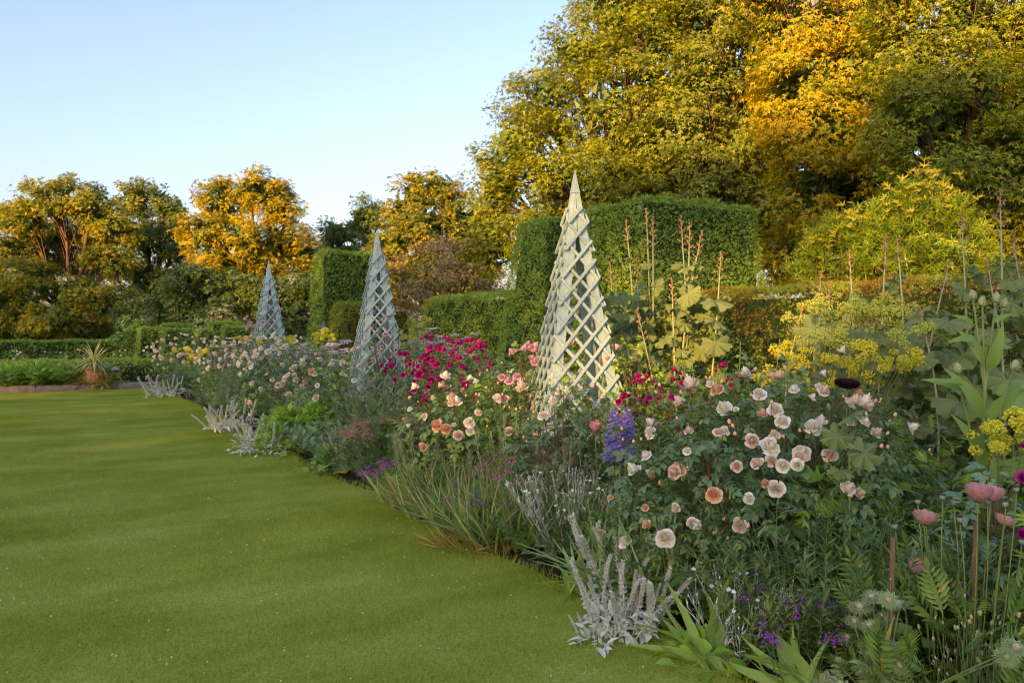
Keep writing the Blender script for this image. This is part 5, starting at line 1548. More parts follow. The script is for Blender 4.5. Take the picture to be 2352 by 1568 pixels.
T_EAR = t_strip(0.34, 5, 0.35, 0.8, fold=0.25)
def lambs_ear(label, xy, rad, h, n, seed, leaf_n=70, flop=0.2):
    r = rng(seed)
    t = thing("lambs_ear", label, "lamb's ear", (*xy, 0), group="silvery lamb's ear clumps")
    o = np.array(t.location)
    mound(t, rad * 1.15, h * (0.34 if flop < 0.3 else 0.62), leaf_n, T_EAR, 0.085, SILVER, seed, up=0.15)
    for k in range(n):
        a = r.uniform(0, 6.28)
        q = math.sqrt(r.random()) * rad
        d = unit(np.array([math.cos(a) * q / rad * 0.35 + r.normal(0, flop), math.sin(a) * q / rad * 0.35 + r.normal(0, flop), 1.0]))
        place("flower_spike", EAR[k % 6], t, o + np.array([math.cos(a) * q, math.sin(a) * q, 0.01]), d, h * r.uniform(0.5, 1.1), r)
    return t
lambs_ear("silver lamb's ear with tall woolly spikes at the lawn edge between two iris clumps", (2.72, 3.44), 0.20, 0.34, 40, 561, 130)
lambs_ear("small stray lamb's ear plant leaning out onto the lawn", (2.45, 3.34), 0.08, 0.22, 4, 562, 18)
lambs_ear("flopping lamb's ear spilling onto the lawn under the big cream rose bush", (2.50, 10.9), 0.42, 0.40, 34, 563, 190, 0.42)
lambs_ear("lamb's ear clump with pinkish spikes behind the flopping one", (2.62, 13.4), 0.42, 0.46, 26, 564, 150, 0.36)
lambs_ear("lamb's ear at the far end of the border close to the kerb", (2.56, 21.0), 0.5, 0.48, 24, 565, 170, 0.4)
lambs_ear("half hidden lamb's ear spikes behind the rose campion and iris", (3.0, 3.75), 0.16, 0.5, 8, 566, 30)

# ------------------------------------------------------------------ rose campion: felted silver stems, white discs
g = Geo()
a = np.arange(5) * 2 * math.pi / 5
g.inst(t_strip(1.0, 3, 0.15, 0.55), frames(np.stack([np.cos(a), np.sin(a), np.full(5, 0.12)], -1), np.tile([0, 0, 1.0], (5, 1))), np.zeros((5, 3)), 1.0)
DISC = g.mesh("bloom", WHITE_FL)
def campion(label, xy, rad, h, n, seed, blooms):
    t, tips, dirs = leafy("rose_campion", label, "campion", xy, rad, h, n, 7, T_LANCE, 0.055, SILVER, seed, SILVER_STEM, up=0.8, taper=0.3, lean=0.9, stem_r=0.0028, group="white rose campions")
    r = rng(seed + 1)
    g = Geo()
    o = np.array(t.location)
    used = 0
    for p, d in zip(tips, dirs):
        for _ in range(2):
            q = p + np.append(r.normal(0, 0.03, 2), r.uniform(0.0, 0.06))
            g.tubes((curve(p - d * 0.10, q, 4) - o)[None], np.full((1, 4), 0.0018), 3)
            if used < blooms and r.random() < 0.6:
                place("bloom", DISC, t, q, (r.normal(0, .3) - 0.2, r.normal(0, .3) - 0.2, 1), r.uniform(0.011, 0.015), r)
                used += 1
            else:
                place("bud", BUDS, t, q, unit(q - p + np.array([0, 0, .02])), r.uniform(0.007, 0.010), r)
    link("side_stems", g.mesh("side_stems", SILVER_STEM, True), t, kind="stuff")
g = Geo(); V, F = lathe([(0.1, -0.8), (0.45, -0.3), (0.5, 0.3), (0.2, 1.0), (0.01, 1.1)], 6); g.add(V, F)
BUDS = g.mesh("bud", SILVER_STEM, True)
campion("silvery white flowered rose campion behind the first iris clump", bed(1315, 3.32), 0.34, 0.62, 95, 571, 62)
campion("pale rose campion stems rising right of the second iris clump", bed(1700, 2.98), 0.20, 0.42, 42, 572, 22)
campion("thin grey campion stems with a few white blooms near the dusty pink masterwort", bed(800, 3.05), 0.3, 0.5, 24, 573, 9)

# ------------------------------------------------------------------ iris clumps
T_SWORD = t_strip(0.15, 7, 0.28, 0.55, fold=0.3, basew=0.09)
g = Geo(); g.inst(T_SWORD, np.eye(3)[None], np.zeros((1, 3)), 1.0)
SWORD = g.mesh("leaf", IRIS_LEAF, True)
T_SWORD2 = t_strip(0.15, 7, 0.62, 0.5, fold=0.28, basew=0.09)
g = Geo(); g.inst(T_SWORD2, np.eye(3)[None], np.zeros((1, 3)), 1.0)
SWORD2 = g.mesh("leaf", IRIS_LEAF, True)
def iris(label, xy, tips, seed, X=None, L=0.5):
    r = rng(seed)
    t = thing("iris", label, "iris", (*xy, 0), group="sword leaved iris clumps")
    o = np.array(t.location)
    tips = tips + [(a[0] + r.normal(0, 14), a[1] + abs(r.normal(0, 40)), a[2] + r.normal(0, 0.05)) for a in tips if r.random() < 0.6]
    for px, py, X in tips:
        tip = at_X(px, py, X)
        b = o + np.append(r.normal(0, 0.055, 2), 0)
        v = tip - b
        ln = np.linalg.norm(v)
        fan = np.array([0.80, -0.55, 0.25]) * (1 if r.random() < 0.5 else -1)
        M = frames(unit(v)[None], unit(np.cross(np.cross(v, [-0.5, -0.85, 0.2]), v) + r.normal(0, 0.25, 3))[None])[0]
        link("leaf", SWORD2 if r.random() < 0.35 else SWORD, t, loc=b - o, M=M, s=(ln * r.uniform(0.85, 1.15), ln * 1.04, ln))
    return t
iris("iris clump with broad sword leaves fanning over the lawn before the white campion", bed(1335, 2.86),
     [(1275, 1255, 2.75), (1290, 1285, 2.72), (1345, 1270, 2.85), (1300, 1240, 2.95), (1395, 1245, 2.95), (1375, 1270, 2.9), (1318, 1225, 2.9), (1230, 1360, 2.6), (1240, 1395, 2.62), (1285, 1390, 2.6), (1405, 1345, 2.95), (1430, 1300, 3.0), (1355, 1215, 3.0), (1385, 1300, 2.85), (1265, 1320, 2.7), (1325, 1330, 2.8), (1415, 1380, 2.95)], 581)
iris("low iris clump arching over the lawn corner beside the silver lamb's ear", bed(1650, 2.82),
     [(1450, 1452, 2.6), (1475, 1390, 2.62), (1520, 1350, 2.72), (1560, 1320, 2.8), (1590, 1300, 2.9), (1480, 1430, 2.6), (1545, 1395, 2.7), (1500, 1500, 2.55), (1610, 1345, 2.85), (1575, 1380, 2.75), (1640, 1330, 2.95), (1530, 1455, 2.62), (1665, 1400, 2.95), (1590, 1450, 2.7), (1515, 1545, 2.55)], 582)
iris("iris clump with grey green leaves crossing the bottom edge, nearest the violet sprigs", bed(1860, 2.95),
     [(1690, 1475, 2.75), (1715, 1440, 2.8), (1760, 1465, 2.85), (1800, 1450, 2.9), (1690, 1545, 2.7), (1740, 1500, 2.8), (1830, 1470, 2.95), (1780, 1400, 3.0), (1660, 1520, 2.7), (1880, 1440, 3.0), (1910, 1500, 3.0)], 583)
iris("single upright iris leaves among the dark willow leaved stems", bed(1830, 3.35), [(1798, 1290, 3.35), (1812, 1320, 3.35), (1850, 1330, 3.35), (1745, 1330, 3.3)], 584)

# ------------------------------------------------------------------ round leaved plant at the edge
t = thing("bergenia", "low plant with round glossy leaves under the second iris clump", "bergenia", (*bed(1610, 2.74), 0))
mound(t, 0.17, 0.16, 26, t_strip(0.85, 4, 0.3, 0.7, fold=0.2), 0.10, HERB_BRIGHT, 590, up=0.4, name="leaves")
t = thing("bergenia", "small round leaved plant with a yellow flower head at the lawn edge", "bergenia", (*bed(760, 2.85), 0))
mound(t, 0.28, 0.26, 40, t_strip(0.8, 4, 0.3, 0.7, fold=0.2), 0.15, HERB, 591, up=0.4, name="leaves")
r = rng(592)
place("flower_head", PUFF_Y[0], t, at_X(785, 1081, 2.8), (0, 0, 1), 0.04, r)

# ------------------------------------------------------------------ leafy perennials
leafy("willow_herb", "dense dark willow leaved stems between the near rose bush and the pink poppies", "perennial", bed(1880, 3.4), 0.62, 0.86, 70, 34, T_LANCE, 0.10, HERB_DARK, 601, up=0.45, taper=0.35, lean=0.5, stem_r=0.0032, group="willow leaved perennials")
leafy("willow_herb", "lower willow leaved stems behind the third iris clump", "perennial", bed(1790, 3.2), 0.4, 0.52, 40, 26, T_LANCE, 0.09, HERB, 602, up=0.45, taper=0.35, group="willow leaved perennials")
leafy("willow_herb", "dark willow leaved clump beneath the magenta rose bush near the middle of the border", "perennial", bed(930, 3.5), 0.6, 0.95, 60, 30, T_LANCE, 0.12, HERB_DARK, 603, up=0.4, taper=0.35, group="willow leaved perennials")
leafy("willow_herb", "dark willow leaved mass at the bed corner under the ferny poppy leaves", "perennial", bed(2230, 3.9), 0.5, 0.72, 46, 26, T_LANCE, 0.11, HERB_DARK, 604, up=0.45, taper=0.35, group="willow leaved perennials")
leafy("phlox", "fresh green phlox shoots behind the short stake, below the magenta roses", "phlox", bed(1560, 4.25), 0.62, 0.98, 80, 24, T_LANCE, 0.10, HERB_BRIGHT, 605, up=0.35, taper=0.4, lean=0.5)
leafy("phlox", "yellow green slender leaved stems between the grey mugwort and the delphinium", "phlox", bed(1230, 3.6), 0.45, 0.85, 60, 26, T_NARROW, 0.10, HERB_BRIGHT, 606, up=0.3, taper=0.4, lean=0.5)
GM = "grey feathery mugworts"
leafy("mugwort", "pale grey mugwort spires left of the dried grass", "mugwort", bed(985, 3.2), 0.36, 0.82, 15, 44, T_FEATHER, 0.085, HERB_GREY, 611, STEM_PALE, up=0.5, taper=0.55, lean=0.6, stem_r=0.0045, group=GM)
leafy("mugwort", "tall grey mugwort spires in front of the peach rose", "mugwort", bed(1165, 3.35), 0.34, 1.0, 12, 50, T_FEATHER, 0.085, HERB_GREY, 612, STEM_PALE, up=0.5, taper=0.55, lean=0.6, stem_r=0.0045, group=GM)
leafy("mugwort", "grey mugwort spires standing left of the pink poppies", "mugwort", bed(1290, 3.5), 0.26, 0.92, 9, 50, T_FEATHER, 0.085, HERB_GREY, 613, STEM_PALE, up=0.5, taper=0.55, lean=0.6, stem_r=0.0045, group=GM)
leafy("mugwort", "cluster of grey mugwort spires below the middle obelisk", "mugwort", bed(830, 3.7), 0.55, 1.22, 20, 46, T_FEATHER, 0.11, HERB_GREY, 614, STEM_PALE, up=0.5, taper=0.55, lean=0.6, stem_r=0.005, group=GM)
leafy("mugwort", "soft grey mugwort behind the pinkish lamb's ear", "mugwort", bed(535, 3.0), 0.45, 0.85, 18, 36, T_FEATHER, 0.12, HERB_GREY, 615, STEM_PALE, up=0.5, taper=0.5, lean=0.7, stem_r=0.005, group=GM)
leafy("tansy", "feathery pale green tansy mound at the edge left of the dusty pink masterwort", "tansy", bed(800, 3.15), 0.55, 0.62, 50, 14, T_PINNATE, 0.17, MEADOW_LEAF, 616, up=0.3, taper=0.4, lean=0.9)
leafy("tansy", "feathery green mound along the lawn towards the far lamb's ear", "tansy", bed(430, 3.2), 0.8, 0.8, 60, 12, T_PINNATE, 0.2, HERB, 617, up=0.4, taper=0.4, lean=0.8)
t = thing("hardy_geranium", "rounded mound of bright cut leaves under the big cream rose bush", "geranium", (*bed(690, 3.02), 0))
mound(t, 0.62, 0.62, 620, T_PALM, 0.14, HERB_BRIGHT, 618)
t = thing("hardy_geranium", "bright green cut leaved mound between the second iris clump and the roses", "geranium", (*bed(1530, 3.1), 0))
mound(t, 0.3, 0.34, 180, T_PALM, 0.09, HERB_BRIGHT, 619)
leafy("tree_mallow", "thin tall mallow stems with pale buds in front of the orange lit hedge", "mallow", bed(1720, 5.3), 0.7, 1.75, 14, 26, T_PALM, 0.15, HERB, 620, up=0.2, taper=0.6, lean=0.6, stem_r=0.006)
leafy("tree_mallow", "leafy light green mallow beside the nearest obelisk's sunlit leg", "mallow", bed(1440, 4.9), 0.45, 1.3, 16, 22, T_PALM, 0.12, HERB_BRIGHT, 621, up=0.2, taper=0.5, lean=0.6, stem_r=0.004)
leafy("toadflax", "thin grassy stems with faded pink toadflax spires before the distant roses", "toadflax", bed(530, 3.25), 0.6, 1.0, 60, 16, T_NARROW, 0.10, HERB, 622, up=0.8, taper=0.4, lean=0.5)
tf = bpy.data.objects["toadflax"]

def spirelets(t, pts, seed, h, mat, w=0.07):
    r = rng(seed)
    ms = shared(("flower_spike", mat.name, "thin"), lambda: (lambda g_: (g_.inst(T_OCT, frames(rand_dirs(rng(1), 60), rand_dirs(rng(2), 60)), np.stack([np.cos(np.arange(60) * 2.4) * w * (1 - 0.7 * np.linspace(0, 1, 60)), np.sin(np.arange(60) * 2.4) * w * (1 - 0.7 * np.linspace(0, 1, 60)), np.linspace(0, 1, 60)], -1), rng(3).uniform(0.02, 0.045, 60)), g_)[1])(Geo()), [mat], False)
    for p in pts:
        place("flower_spike", ms, t, p, (r.normal(0, .1), r.normal(0, .1), 1), h * r.uniform(0.7, 1.2), r)
spirelets(tf, [at_X(*Z5(x, y), 3.3) for x, y in [(590, 600), (610, 560), (660, 520), (640, 580), (720, 520), (790, 540), (810, 500), (540, 500), (690, 600), (750, 560), (600, 480), (570, 600), (670, 470), (630, 520), (740, 500), (770, 580)]], 623, 0.2, LAVENDER)
t = thing("toadflax", "pale pink toadflax spires by the magenta rose bush", "toadflax", (*bed(940, 3.9), 0))
spirelets(t, [at_X(x, y, 3.9) for x, y in [(930, 860), (928, 875), (952, 860), (955, 880), (945, 850), (932, 905), (953, 905), (925, 840), (960, 850)]], 624, 0.17, PALE_FL)
g = Geo()
r = rng(625)
for k in range(10):
    g.tubes(curve((r.normal(0, .06), r.normal(0, .06), 0), (r.normal(0, .12), r.normal(0, .12), 1.15), 4)[None], np.full((1, 4), 0.003), 3)
link("stems", g.mesh("stems", STEM, True), t)

# ------------------------------------------------------------------ flat and fuzzy small flower heads
def tops(name, label, cat, xy, rad, h, n, mat, seed, leaf_t=T_LEAF, leaf=0.07, leafmat=HERB_DARK, flat=True, group=None, per=16, s=0.035, nl=14, dot=0.16):
    t, tips, dirs = leafy(name, label, cat, xy, rad, h, n, nl, leaf_t, leaf, leafmat, seed, STEM, taper=0.4, lean=0.7, stem_r=0.0025, group=group)
    r = rng(seed + 5)
    g = Geo()
    o = np.array(t.location)
    for p in tips - o:
        for _ in range(3):
            c = p + np.append(r.normal(0, 0.04, 2), r.normal(0, 0.02))
            k = per
            P = c + np.stack([r.normal(0, s * 0.55, k), r.normal(0, s * 0.55, k), r.normal(0, s * (0.08 if flat else 0.35), k)], -1)
            g.inst(T_OCT, frames(rand_dirs(r, k), rand_dirs(r, k)), P, s * dot * r.uniform(0.7, 1.4, k))
    link("blossoms", g.mesh("blossoms", [mat]), t, kind="stuff")
    return t
tops("masterwort", "dusty pink masterwort heads on dark stems near the lawn edge", "masterwort", bed(880, 3.2), 0.42, 0.72, 60, DUSTY_PINK, 631, flat=False, s=0.030, per=12)
tops("masterwort", "rosy pink masterwort haze beside the white rose campion", "masterwort", bed(1195, 3.3), 0.36, 0.66, 54, ROSY, 632, flat=False, s=0.024, per=10, leafmat=HERB, group="pink masterworts")
tops("masterwort", "rosy pink masterwort between the grey mugwort and the poppies", "masterwort", bed(1265, 3.6), 0.26, 0.78, 34, ROSY, 633, flat=False, s=0.022, per=10, leafmat=HERB, group="pink masterworts")
tops("yarrow", "wide drift of pale mauve flat flower heads left of the middle obelisk", "yarrow", bed(760, 4.9), 0.9, 1.5, 64, PALE_FL, 634, T_FEATHER, 0.09, MEADOW_LEAF, s=0.07, per=18, group="pale flat headed yarrows")
tops("yarrow", "tall pale flat flower heads behind the magenta rose bush", "yarrow", bed(1010, 5.6), 0.5, 1.78, 34, PALE_FL, 635, T_FEATHER, 0.09, HERB, s=0.06, per=18, group="pale flat headed yarrows")
tops("yarrow", "mauve flat heads rising before the far obelisk", "yarrow", bed(560, 4.3), 0.4, 1.55, 22, PALE_FL, 636, T_FEATHER, 0.1, HERB, s=0.07, per=18, group="pale flat headed yarrows")
tops("yarrow", "few small pink flat heads at the foot of the nearest obelisk", "yarrow", bed(1345, 3.95), 0.2, 0.98, 7, PALE_FL, 637, T_FEATHER, 0.08, HERB, s=0.035, per=16, group="pale flat headed yarrows")
tops("wallflower", "violet wallflower sprigs at the lawn edge under the masterwort", "wallflower", bed(895, 2.98), 0.22, 0.34, 12, VIOLET, 638, T_LANCE, 0.06, HERB_DARK, flat=False, s=0.035, per=8, nl=18, dot=0.2, group="violet wallflowers")
tops("wallflower", "violet wallflower sprigs between the third iris clump and the sea holly", "wallflower", bed(1850, 3.05), 0.28, 0.40, 16, VIOLET, 639, T_LANCE, 0.06, HERB_DARK, flat=False, s=0.028, per=9, nl=16, dot=0.2, group="violet wallflowers")
tops("wallflower", "violet wallflower sprigs among the dried grass", "wallflower", bed(1105, 3.05), 0.4, 0.42, 9, VIOLET, 640, T_LANCE, 0.06, HERB, flat=False, s=0.03, per=8, nl=14, dot=0.2, group="violet wallflowers")
tops("wallflower", "violet flecked edging plants beside the far lamb's ear", "wallflower", bed(400, 2.85), 0.5, 0.5, 16, VIOLET, 641, T_LANCE, 0.08, HERB_GREY, flat=False, s=0.05, per=8, nl=12, dot=0.2, group="violet wallflowers")

# ------------------------------------------------------------------ long grassy tangle along the edge
def grass_clump(label, xy, rad, L, n, mats, seed, name="ornamental_grass", lean=0.9):
    r = rng(seed)
    t = thing(name, label, "grass", (*xy, 0), group="grassy tufts at the lawn edge")
    a = r.uniform(0, 6.28, n)
    q = np.sqrt(r.random(n)) * rad
    P = np.stack([np.cos(a) * q, np.sin(a) * q, np.zeros(n)], -1)
    d = unit(np.stack([np.cos(a) * lean * r.random(n), np.sin(a) * lean * r.random(n), np.ones(n)], -1) + r.normal(0, 0.15, (n, 3)))
    mi = r.choice(len(mats), n, p=[0.85, 0.15] if len(mats) == 2 else [1.0])
    g = Geo()
    for k in range(len(mats)):
        s_ = mi == k
        g.inst(T_BLADE, frames(d[s_], rand_dirs(r, s_.sum()) + np.array([0, 0, 0.5])), P[s_], L * r.uniform(0.5, 1.15, s_.sum()), k)
    link("blades", g.mesh("blades", mats), t, kind="stuff")
for k, (px, X, rad, L, lab) in enumerate([(1010, 3.0, 0.3, 0.55, "tuft of green and tan grass below the pale mugwort"), (1085, 2.98, 0.3, 0.55, "tangled grass with orange dead blades at the curve of the lawn"), (1150, 3.0, 0.28, 0.55, "long thin grass leaning out from the bed before the rosy masterwort"),
                                          (1225, 3.3, 0.22, 0.6, "wispy grass beside the first iris clump"), (940, 3.0, 0.3, 0.4, "short dark grass tuft by the violet sprigs")]):
    grass_clump(lab, bed(px, X), rad, L, 420, [GRASSY, DRY], 650 + k)
grass_clump("dead orange brown grass lying on the lawn edge", bed(1090, 2.86), 0.34, 0.26, 300, [DRY], 660, lean=2.5)
grass_clump("thin flowering grass between the roses and the second iris clump", bed(1480, 3.15), 0.3, 0.62, 320, [GRASSY], 661)
# ragged grass where the lawn meets the bed
r = rng(662)
n = 6000
yy = r.uniform(1.5, 24, n) if False else 1.5 + 22.5 * r.random(n) ** 1.6
P = np.stack([lawn_edge(yy) + r.normal(0.0, 0.035, n), yy, np.full(n, -0.01)], -1)
g = Geo()
d = unit(rand_dirs(r, n, 0.2) + np.array([0.25, 0, 0.9]))
g.inst(t_strip(0.06, 3, 0.4, 0.5, basew=0.04), frames(d, rand_dirs(r, n)), P, r.uniform(0.035, 0.085, n))
link("grass_fringe", g.mesh("grass_fringe", [GRASS_MAT]), kind="stuff")

# ------------------------------------------------------------------ scabious seed heads in the near corner, sea holly
g = Geo()
V, F = lathe([(0.05, -0.9), (0.42, -0.55), (0.5, 0.0), (0.42, 0.5), (0.15, 0.95), (0.01, 1.0)], 8)
g.add(V, F)
SCAB = g.mesh("seed_head", SEED_HEAD, True)
def seedheads(label, xy, heads, seed, X, size=0.011):
    r = rng(seed)
    t = thing("scabious", label, "scabious", (*xy, 0), group="scabious seed heads on thin stems")
    o = np.array(t.location)
    g = Geo()
    for px, py in heads:
        p = at_X(px, py, X + r.normal(0, 0.12))
        f = o + np.array([(p[0] - o[0]) * 0.6 + 0.03, (p[1] - o[1]) * 0.6, 0])
        L = curve(f, p, 6, 0.02, np.append(r.normal(0, 0.03, 2), 0))
        place("seed_head", SCAB, t, p, unit(L[-1] - L[-2]), size * r.uniform(0.7, 1.25), r)
        g.tubes((L - o)[None], np.linspace(0.0018, 0.0012, 6)[None], 3)
    link("stems", g.mesh("stems", GRASSY, True), t, kind="stuff")
    mound(t, 0.25, 0.18, 120, T_NARROW, 0.14, HERB, seed, up=0.8)
r = rng(670)
hs = [(r.uniform(2130, 2350), r.uniform(1450, 1550)) for _ in range(46)] + [(r.uniform(2180, 2350), 1400 + 40 * r.random()) for _ in range(12)] + [(2190, 1362), (2216, 1367), (2293, 1415), (2340, 1412), (2148, 1418), (2165, 1430), (2110, 1438), (2086, 1438), (2297, 1430), (2245, 1452), (2200, 1440)]
seedheads("crowd of scabious seed heads on thin stalks in the very corner", bed(2240, 3.3), hs, 671, 3.3)
hs = [(1280 + r.normal(0, 30), 1090 + r.normal(0, 25)) for _ in range(14)] + [(1180 + r.normal(0, 40), 1060 + r.normal(0, 30)) for _ in range(26)] + [(1110 + r.normal(0, 30), 1050 + r.normal(0, 25)) for _ in range(12)]
seedheads("thin scabious stalks with seed heads before the slender yellow green stems", bed(1190, 3.4), hs, 672, 3.4, 0.012)
hs = [(1895, 1400), (1995, 1375), (2028, 1390), (2045, 1330), (1965, 1410), (2062, 1372), (2025, 1412)]
seedheads("few tall scabious stalks crossing in front of the dark willow leaves", bed(2010, 3.25), hs, 673, 3.2, 0.012)

r = rng(680)
t = thing("sea_holly", "spiky pale green sea holly near the bottom edge, beside the seed heads", "sea holly", (*bed(2030, 3.08), 0))
o = np.array(t.location)
g = Geo()
n = 12
for lay, (m_, el, s) in enumerate(((12, 0.25, 1.0), (10, 0.7, 0.75))):
    a = np.arange(m_) * 2 * math.pi / m_ + lay
    g.inst(T_FEATHER, frames(np.stack([np.cos(a) * math.cos(el), np.sin(a) * math.cos(el), np.full(m_, math.sin(el))], -1), np.tile([0, 0, 1.0], (m_, 1))), np.zeros((m_, 3)), s, 0)
    g.inst(T_LANCE, frames(np.stack([np.cos(a + .2) * math.cos(el), np.sin(a + .2) * math.cos(el), np.full(m_, math.sin(el))], -1), np.tile([0, 0, 1.0], (m_, 1))), np.zeros((m_, 3)), s * 0.8, 0)
V, F = lathe([(0.05, -0.1), (0.28, 0.05), (0.26, 0.4), (0.05, 0.6)], 8)
g.add(V, F, 1)
HOLLY = leaf_mat("sea holly bract", (0.20, 0.30, 0.13), (0.32, 0.42, 0.22), None, 0.3, 0.6, 0.25)
SEAH = g.mesh("flower_head", [HOLLY, SEED_HEAD])
g = Geo()
for px, py, s in [(1975, 1400, .062), (2005, 1375, .055), (2065, 1395, .062), (2035, 1425, .055), (2000, 1440, .05), (1945, 1470, .055), (1990, 1500, .06), (2045, 1490, .05), (1920, 1520, .05), (1985, 1545, .06), (2060, 1530, .05), (2040, 1380, .05), (1960, 1430, .045), (2330, 1490, .05), (2310, 1510, .05)]:
    p = at_X(px, py, 3.05 + r.normal(0, 0.05))
    place("flower_head", SEAH, t, p, (r.normal(0, .35) - 0.15, r.normal(0, .35) - 0.25, 1), s, r)
    g.tubes((curve(o + np.array([0, 0, 0.0]), p, 5, 0.02) - o)[None], np.linspace(0.005, 0.003, 5)[None], 5)
link("stems", g.mesh("stems", STEM, True), t)
mound(t, 0.22, 0.25, 60, T_PALM, 0.1, HOLLY, 681)

# ------------------------------------------------------------------ stakes
WOOD = plain_mat("weathered stake wood", (0.10, 0.065, 0.035), (0.24, 0.15, 0.085), 9, 0.85, 0.2, 0.5, (4, 4, 0.6))
WOOD2 = plain_mat("red brown stake wood", (0.12, 0.05, 0.025), (0.22, 0.09, 0.045), 9, 0.8, 0.2, 0.5, (4, 4, 0.6))
for px, py, X, w, m_, lab in [(1627, 1028, 3.55, 0.024, WOOD2, "short red brown wooden stake standing among the near roses"), (2047, 1232, 3.18, 0.024, WOOD, "grey brown wooden stake leaning among dark willow leaves"), (2237, 1196, 3.5, 0.028, WOOD, "stout brown stake top behind the dusky pink poppies")]:
    p = at_X(px, py, X)
    g_ = bevelled(*box_geo(-w / 2, -w * 0.4, -0.1, w / 2, w * 0.4, p[2]), 0.002, m_, "wooden_stake")
    o_ = link("wooden_stake", g_, loc=(p[0], p[1], 0))
    o_.rotation_euler = (0.01, -0.015, 0.5)
    tag(o_, lab, "stake", "wooden stakes in the border")

# ------------------------------------------------------------------ terracotta pot, cordyline, trailing plants, kerb planting
pk_ = at(217, 880, 21.6)
PX, PY = float(pk_[0]), 24.46
TERRA = plain_mat("terracotta", (0.42, 0.17, 0.09), (0.56, 0.27, 0.16), 5, 0.85, 0.2, 0.3)
pot = thing("terracotta_pot", "banded terracotta pot overflowing with foliage on the kerb", "plant pot", (PX, PY, 0.165))
R0 = 0.255
prof = [(0.0, 0.0), (0.17, 0.0), (0.185, 0.03), (0.215, 0.14), (0.245, 0.25), (0.250, 0.26), (0.258, 0.30), (0.252, 0.31), (0.250, 0.34), (0.258, 0.35), (0.258, 0.37), (0.250, 0.38), (0.248, 0.40), (0.268, 0.415), (0.272, 0.44), (0.262, 0.455), (0.235, 0.455), (0.230, 0.40), (0.0, 0.38)]
g = Geo()
V, F = lathe([(a, b) for a, b in prof[:-2]], 40)
g.add(V, F)
link("body", g.mesh("body", TERRA, True), pot)
g = Geo(); V, F = lathe([(0.232, 0.40), (0.12, 0.42), (0.001, 0.43)], 24); g.add(V, F)
link("compost", g.mesh("compost", SOIL, True), pot)
cor = thing("cordyline", "yellow striped cordyline with spiky leaves growing from the terracotta pot", "cordyline", (PX, PY, 0.58))
CORD = leaf_mat("cordyline leaf", (0.46, 0.45, 0.16), (0.64, 0.60, 0.26), (0.30, 0.20, 0.10), 0.3, 0.45, 0.35)
g = Geo(); g.inst(t_strip(0.085, 6, 0.22, 0.5, fold=0.3, basew=0.05), np.eye(3)[None], np.zeros((1, 3)), 1.0)
CL = [g.mesh("leaf", CORD, True)]
g = Geo(); g.inst(t_strip(0.085, 6, 0.55, 0.5, fold=0.3, basew=0.05), np.eye(3)[None], np.zeros((1, 3)), 1.0)
CL.append(g.mesh("leaf", CORD, True))
r = rng(701)
for k in range(58):
    a = k * 2.4 + r.normal(0, 0.15)
    el = math.radians(r.uniform(8, 88) if k < 40 else r.uniform(-5, 25))
    d = np.array([[math.cos(a) * math.cos(el), math.sin(a) * math.cos(el), math.sin(el)]])
    link("leaf", CL[0 if el > 0.7 else 1], cor, loc=(0, 0, 0.12 + 0.05 * r.random()), M=frames(d, np.array([[0, 0, 1.0]]))[0], s=r.uniform(0.52, 0.72))
g = Geo(); g.tubes(np.array([[(0, 0, -0.04), (0, 0, 0.1), (0, 0, 0.2)]]), np.array([[0.03, 0.035, 0.03]]), 8)
link("stem", g.mesh("stem", BARK, True), cor)
TRAIL = leaf_mat("trailing bronze leaf", (0.22, 0.18, 0.03), (0.34, 0.27, 0.05), (0.16, 0.24, 0.05), 0.3)
tr = thing("trailing_plant", "yellow bronze ferny plant trailing over the pot and kerb", "trailing plant", (PX, PY, 0.1), group="plants spilling from the terracotta pot")
g = Geo()
gs = Geo()
for k in range(44):
    a = r.uniform(-3.9, 0.8) if k % 3 else r.uniform(0, 6.28)
    e = np.array([math.cos(a) * r.uniform(0.32, 0.85), math.sin(a) * r.uniform(0.28, 0.42), r.uniform(-0.1, 0.35)])
    s0 = np.array([math.cos(a) * 0.2, math.sin(a) * 0.2, 0.46])
    if k > 28:
        s0 = np.array([math.cos(a) * 0.2, math.sin(a) * 0.25, 0.05])
        e[2] = r.uniform(-0.08, 0.12)
        e[:2] *= 1.15
    L = curve(s0, e, 7, 0.14)
    gs.tubes(L[None], np.full((1, 7), 0.004), 3)
    for u in np.linspace(0.15, 1, 7):
        p = np.array([np.interp(u, np.linspace(0, 1, 7), L[:, c]) for c in range(3)])
        n_ = 2
        dd_ = unit(np.tile(L[-1] - L[0], (n_, 1)) + rand_dirs(r, n_) * 0.5)
        if abs(p[0]) < 0.2 and p[1] < 0 and p[2] > 0.12 and r.random() < 0.85:
            continue
        g.inst(T_PINNATE, frames(dd_, np.array([[0, -0.4, 1.0]] * n_)), np.tile(p, (n_, 1)), r.uniform(0.10, 0.19, n_))
link("foliage", g.mesh("foliage", TRAIL), tr, kind="stuff")
link("stems", gs.mesh("stems", TRAIL, True), tr, kind="stuff")
fl = thing("pot_foliage", "green and silver leafy filler rising round the cordyline in the pot", "foliage plant", (PX, PY, 0.5), group="plants spilling from the terracotta pot")
mound(fl, 0.34, 0.30, 150, T_PALM, 0.11, HERB, 702)
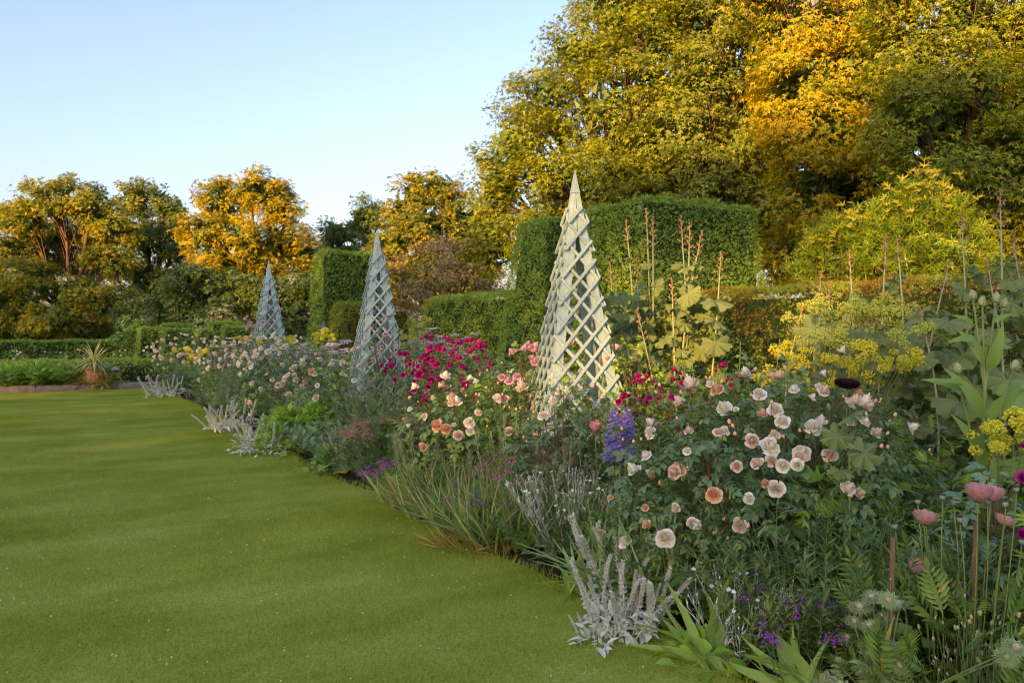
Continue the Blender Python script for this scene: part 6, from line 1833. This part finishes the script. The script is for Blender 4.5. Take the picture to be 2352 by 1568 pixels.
mound(fl, 0.26, 0.2, 70, T_FEATHER, 0.13, SILVER, 703, centre=(0.26, -0.05), name="silver_foliage")
silv = thing("trailing_plant", "silver leaved plant hanging down one side of the pot", "trailing plant", (PX + 0.34, PY - 0.08, 0.1), group="plants spilling from the terracotta pot")
mound(silv, 0.2, 0.42, 120, T_FEATHER, 0.13, HERB_GREY, 704)
for k, (px, rad, h, lab) in enumerate([(10, 0.62, 0.66, "leafy peony clump at the frame's edge behind the kerb"), (70, 0.62, 0.70, "leafy peony clump with lance shaped leaflets, middle of the three by the kerb"), (130, 0.5, 0.62, "leafy peony clump closest to the terracotta pot")]):
    D = (24.85 * 0.8634 + 0.0) / 1.0
    Xp = (px - 105) / 2118 * 22.2
    leafy("peony", lab, "peony", (Xp, 24.86), rad, h, 46, 9, T_FINGER, 0.34, HERB_BRIGHT if k == 1 else HERB, 710 + k, up=0.5, taper=0.25, lean=0.9, stem_r=0.005, group="peony clumps behind the kerb")
leafy("peony", "lone low peony shoot just past the clumps beside the pot", "peony", ((165 - 105) / 2118 * 22.0, 24.8), 0.3, 0.36, 16, 8, T_FINGER, 0.26, HERB_BRIGHT, 714, up=0.5, taper=0.25, lean=0.9, group="peony clumps behind the kerb")
for k, (px, n_, lab) in enumerate([(30, 10, "distant small rose with white flowers between the two hedges, at the frame's edge"), (120, 6, "dark leaved distant bush between the low and long hedges"), (175, 12, "distant bushy rose in front of the long hedge behind the cordyline"), (285, 8, "distant rose bush close to the first small yew block")]):
    D = 31.0
    p = at(px, 810, D)
    tt = thing("bush_rose", lab, "rose bush", (p[0], p[1], 0), group="distant roses between the hedges")
    mound(tt, 0.55 if k != 2 else 0.75, 0.85 if k != 1 else 0.75, 240, T_ROSE_LEAF_LOW, 0.18, HERB if k != 1 else HERB_DARK, 720 + k)
    r = rng(730 + k)
    for _ in range(n_):
        dn = rand_dirs(r, 1, 0.2)[0]
        place("bloom", rose_mesh(int(r.integers(0, 5)), CREAM), tt, np.array(tt.location) + dn * np.array([0.55, 0.55, 0.85]), unit(dn + np.array([-0.3, -0.6, 0.3])), 0.045, r)
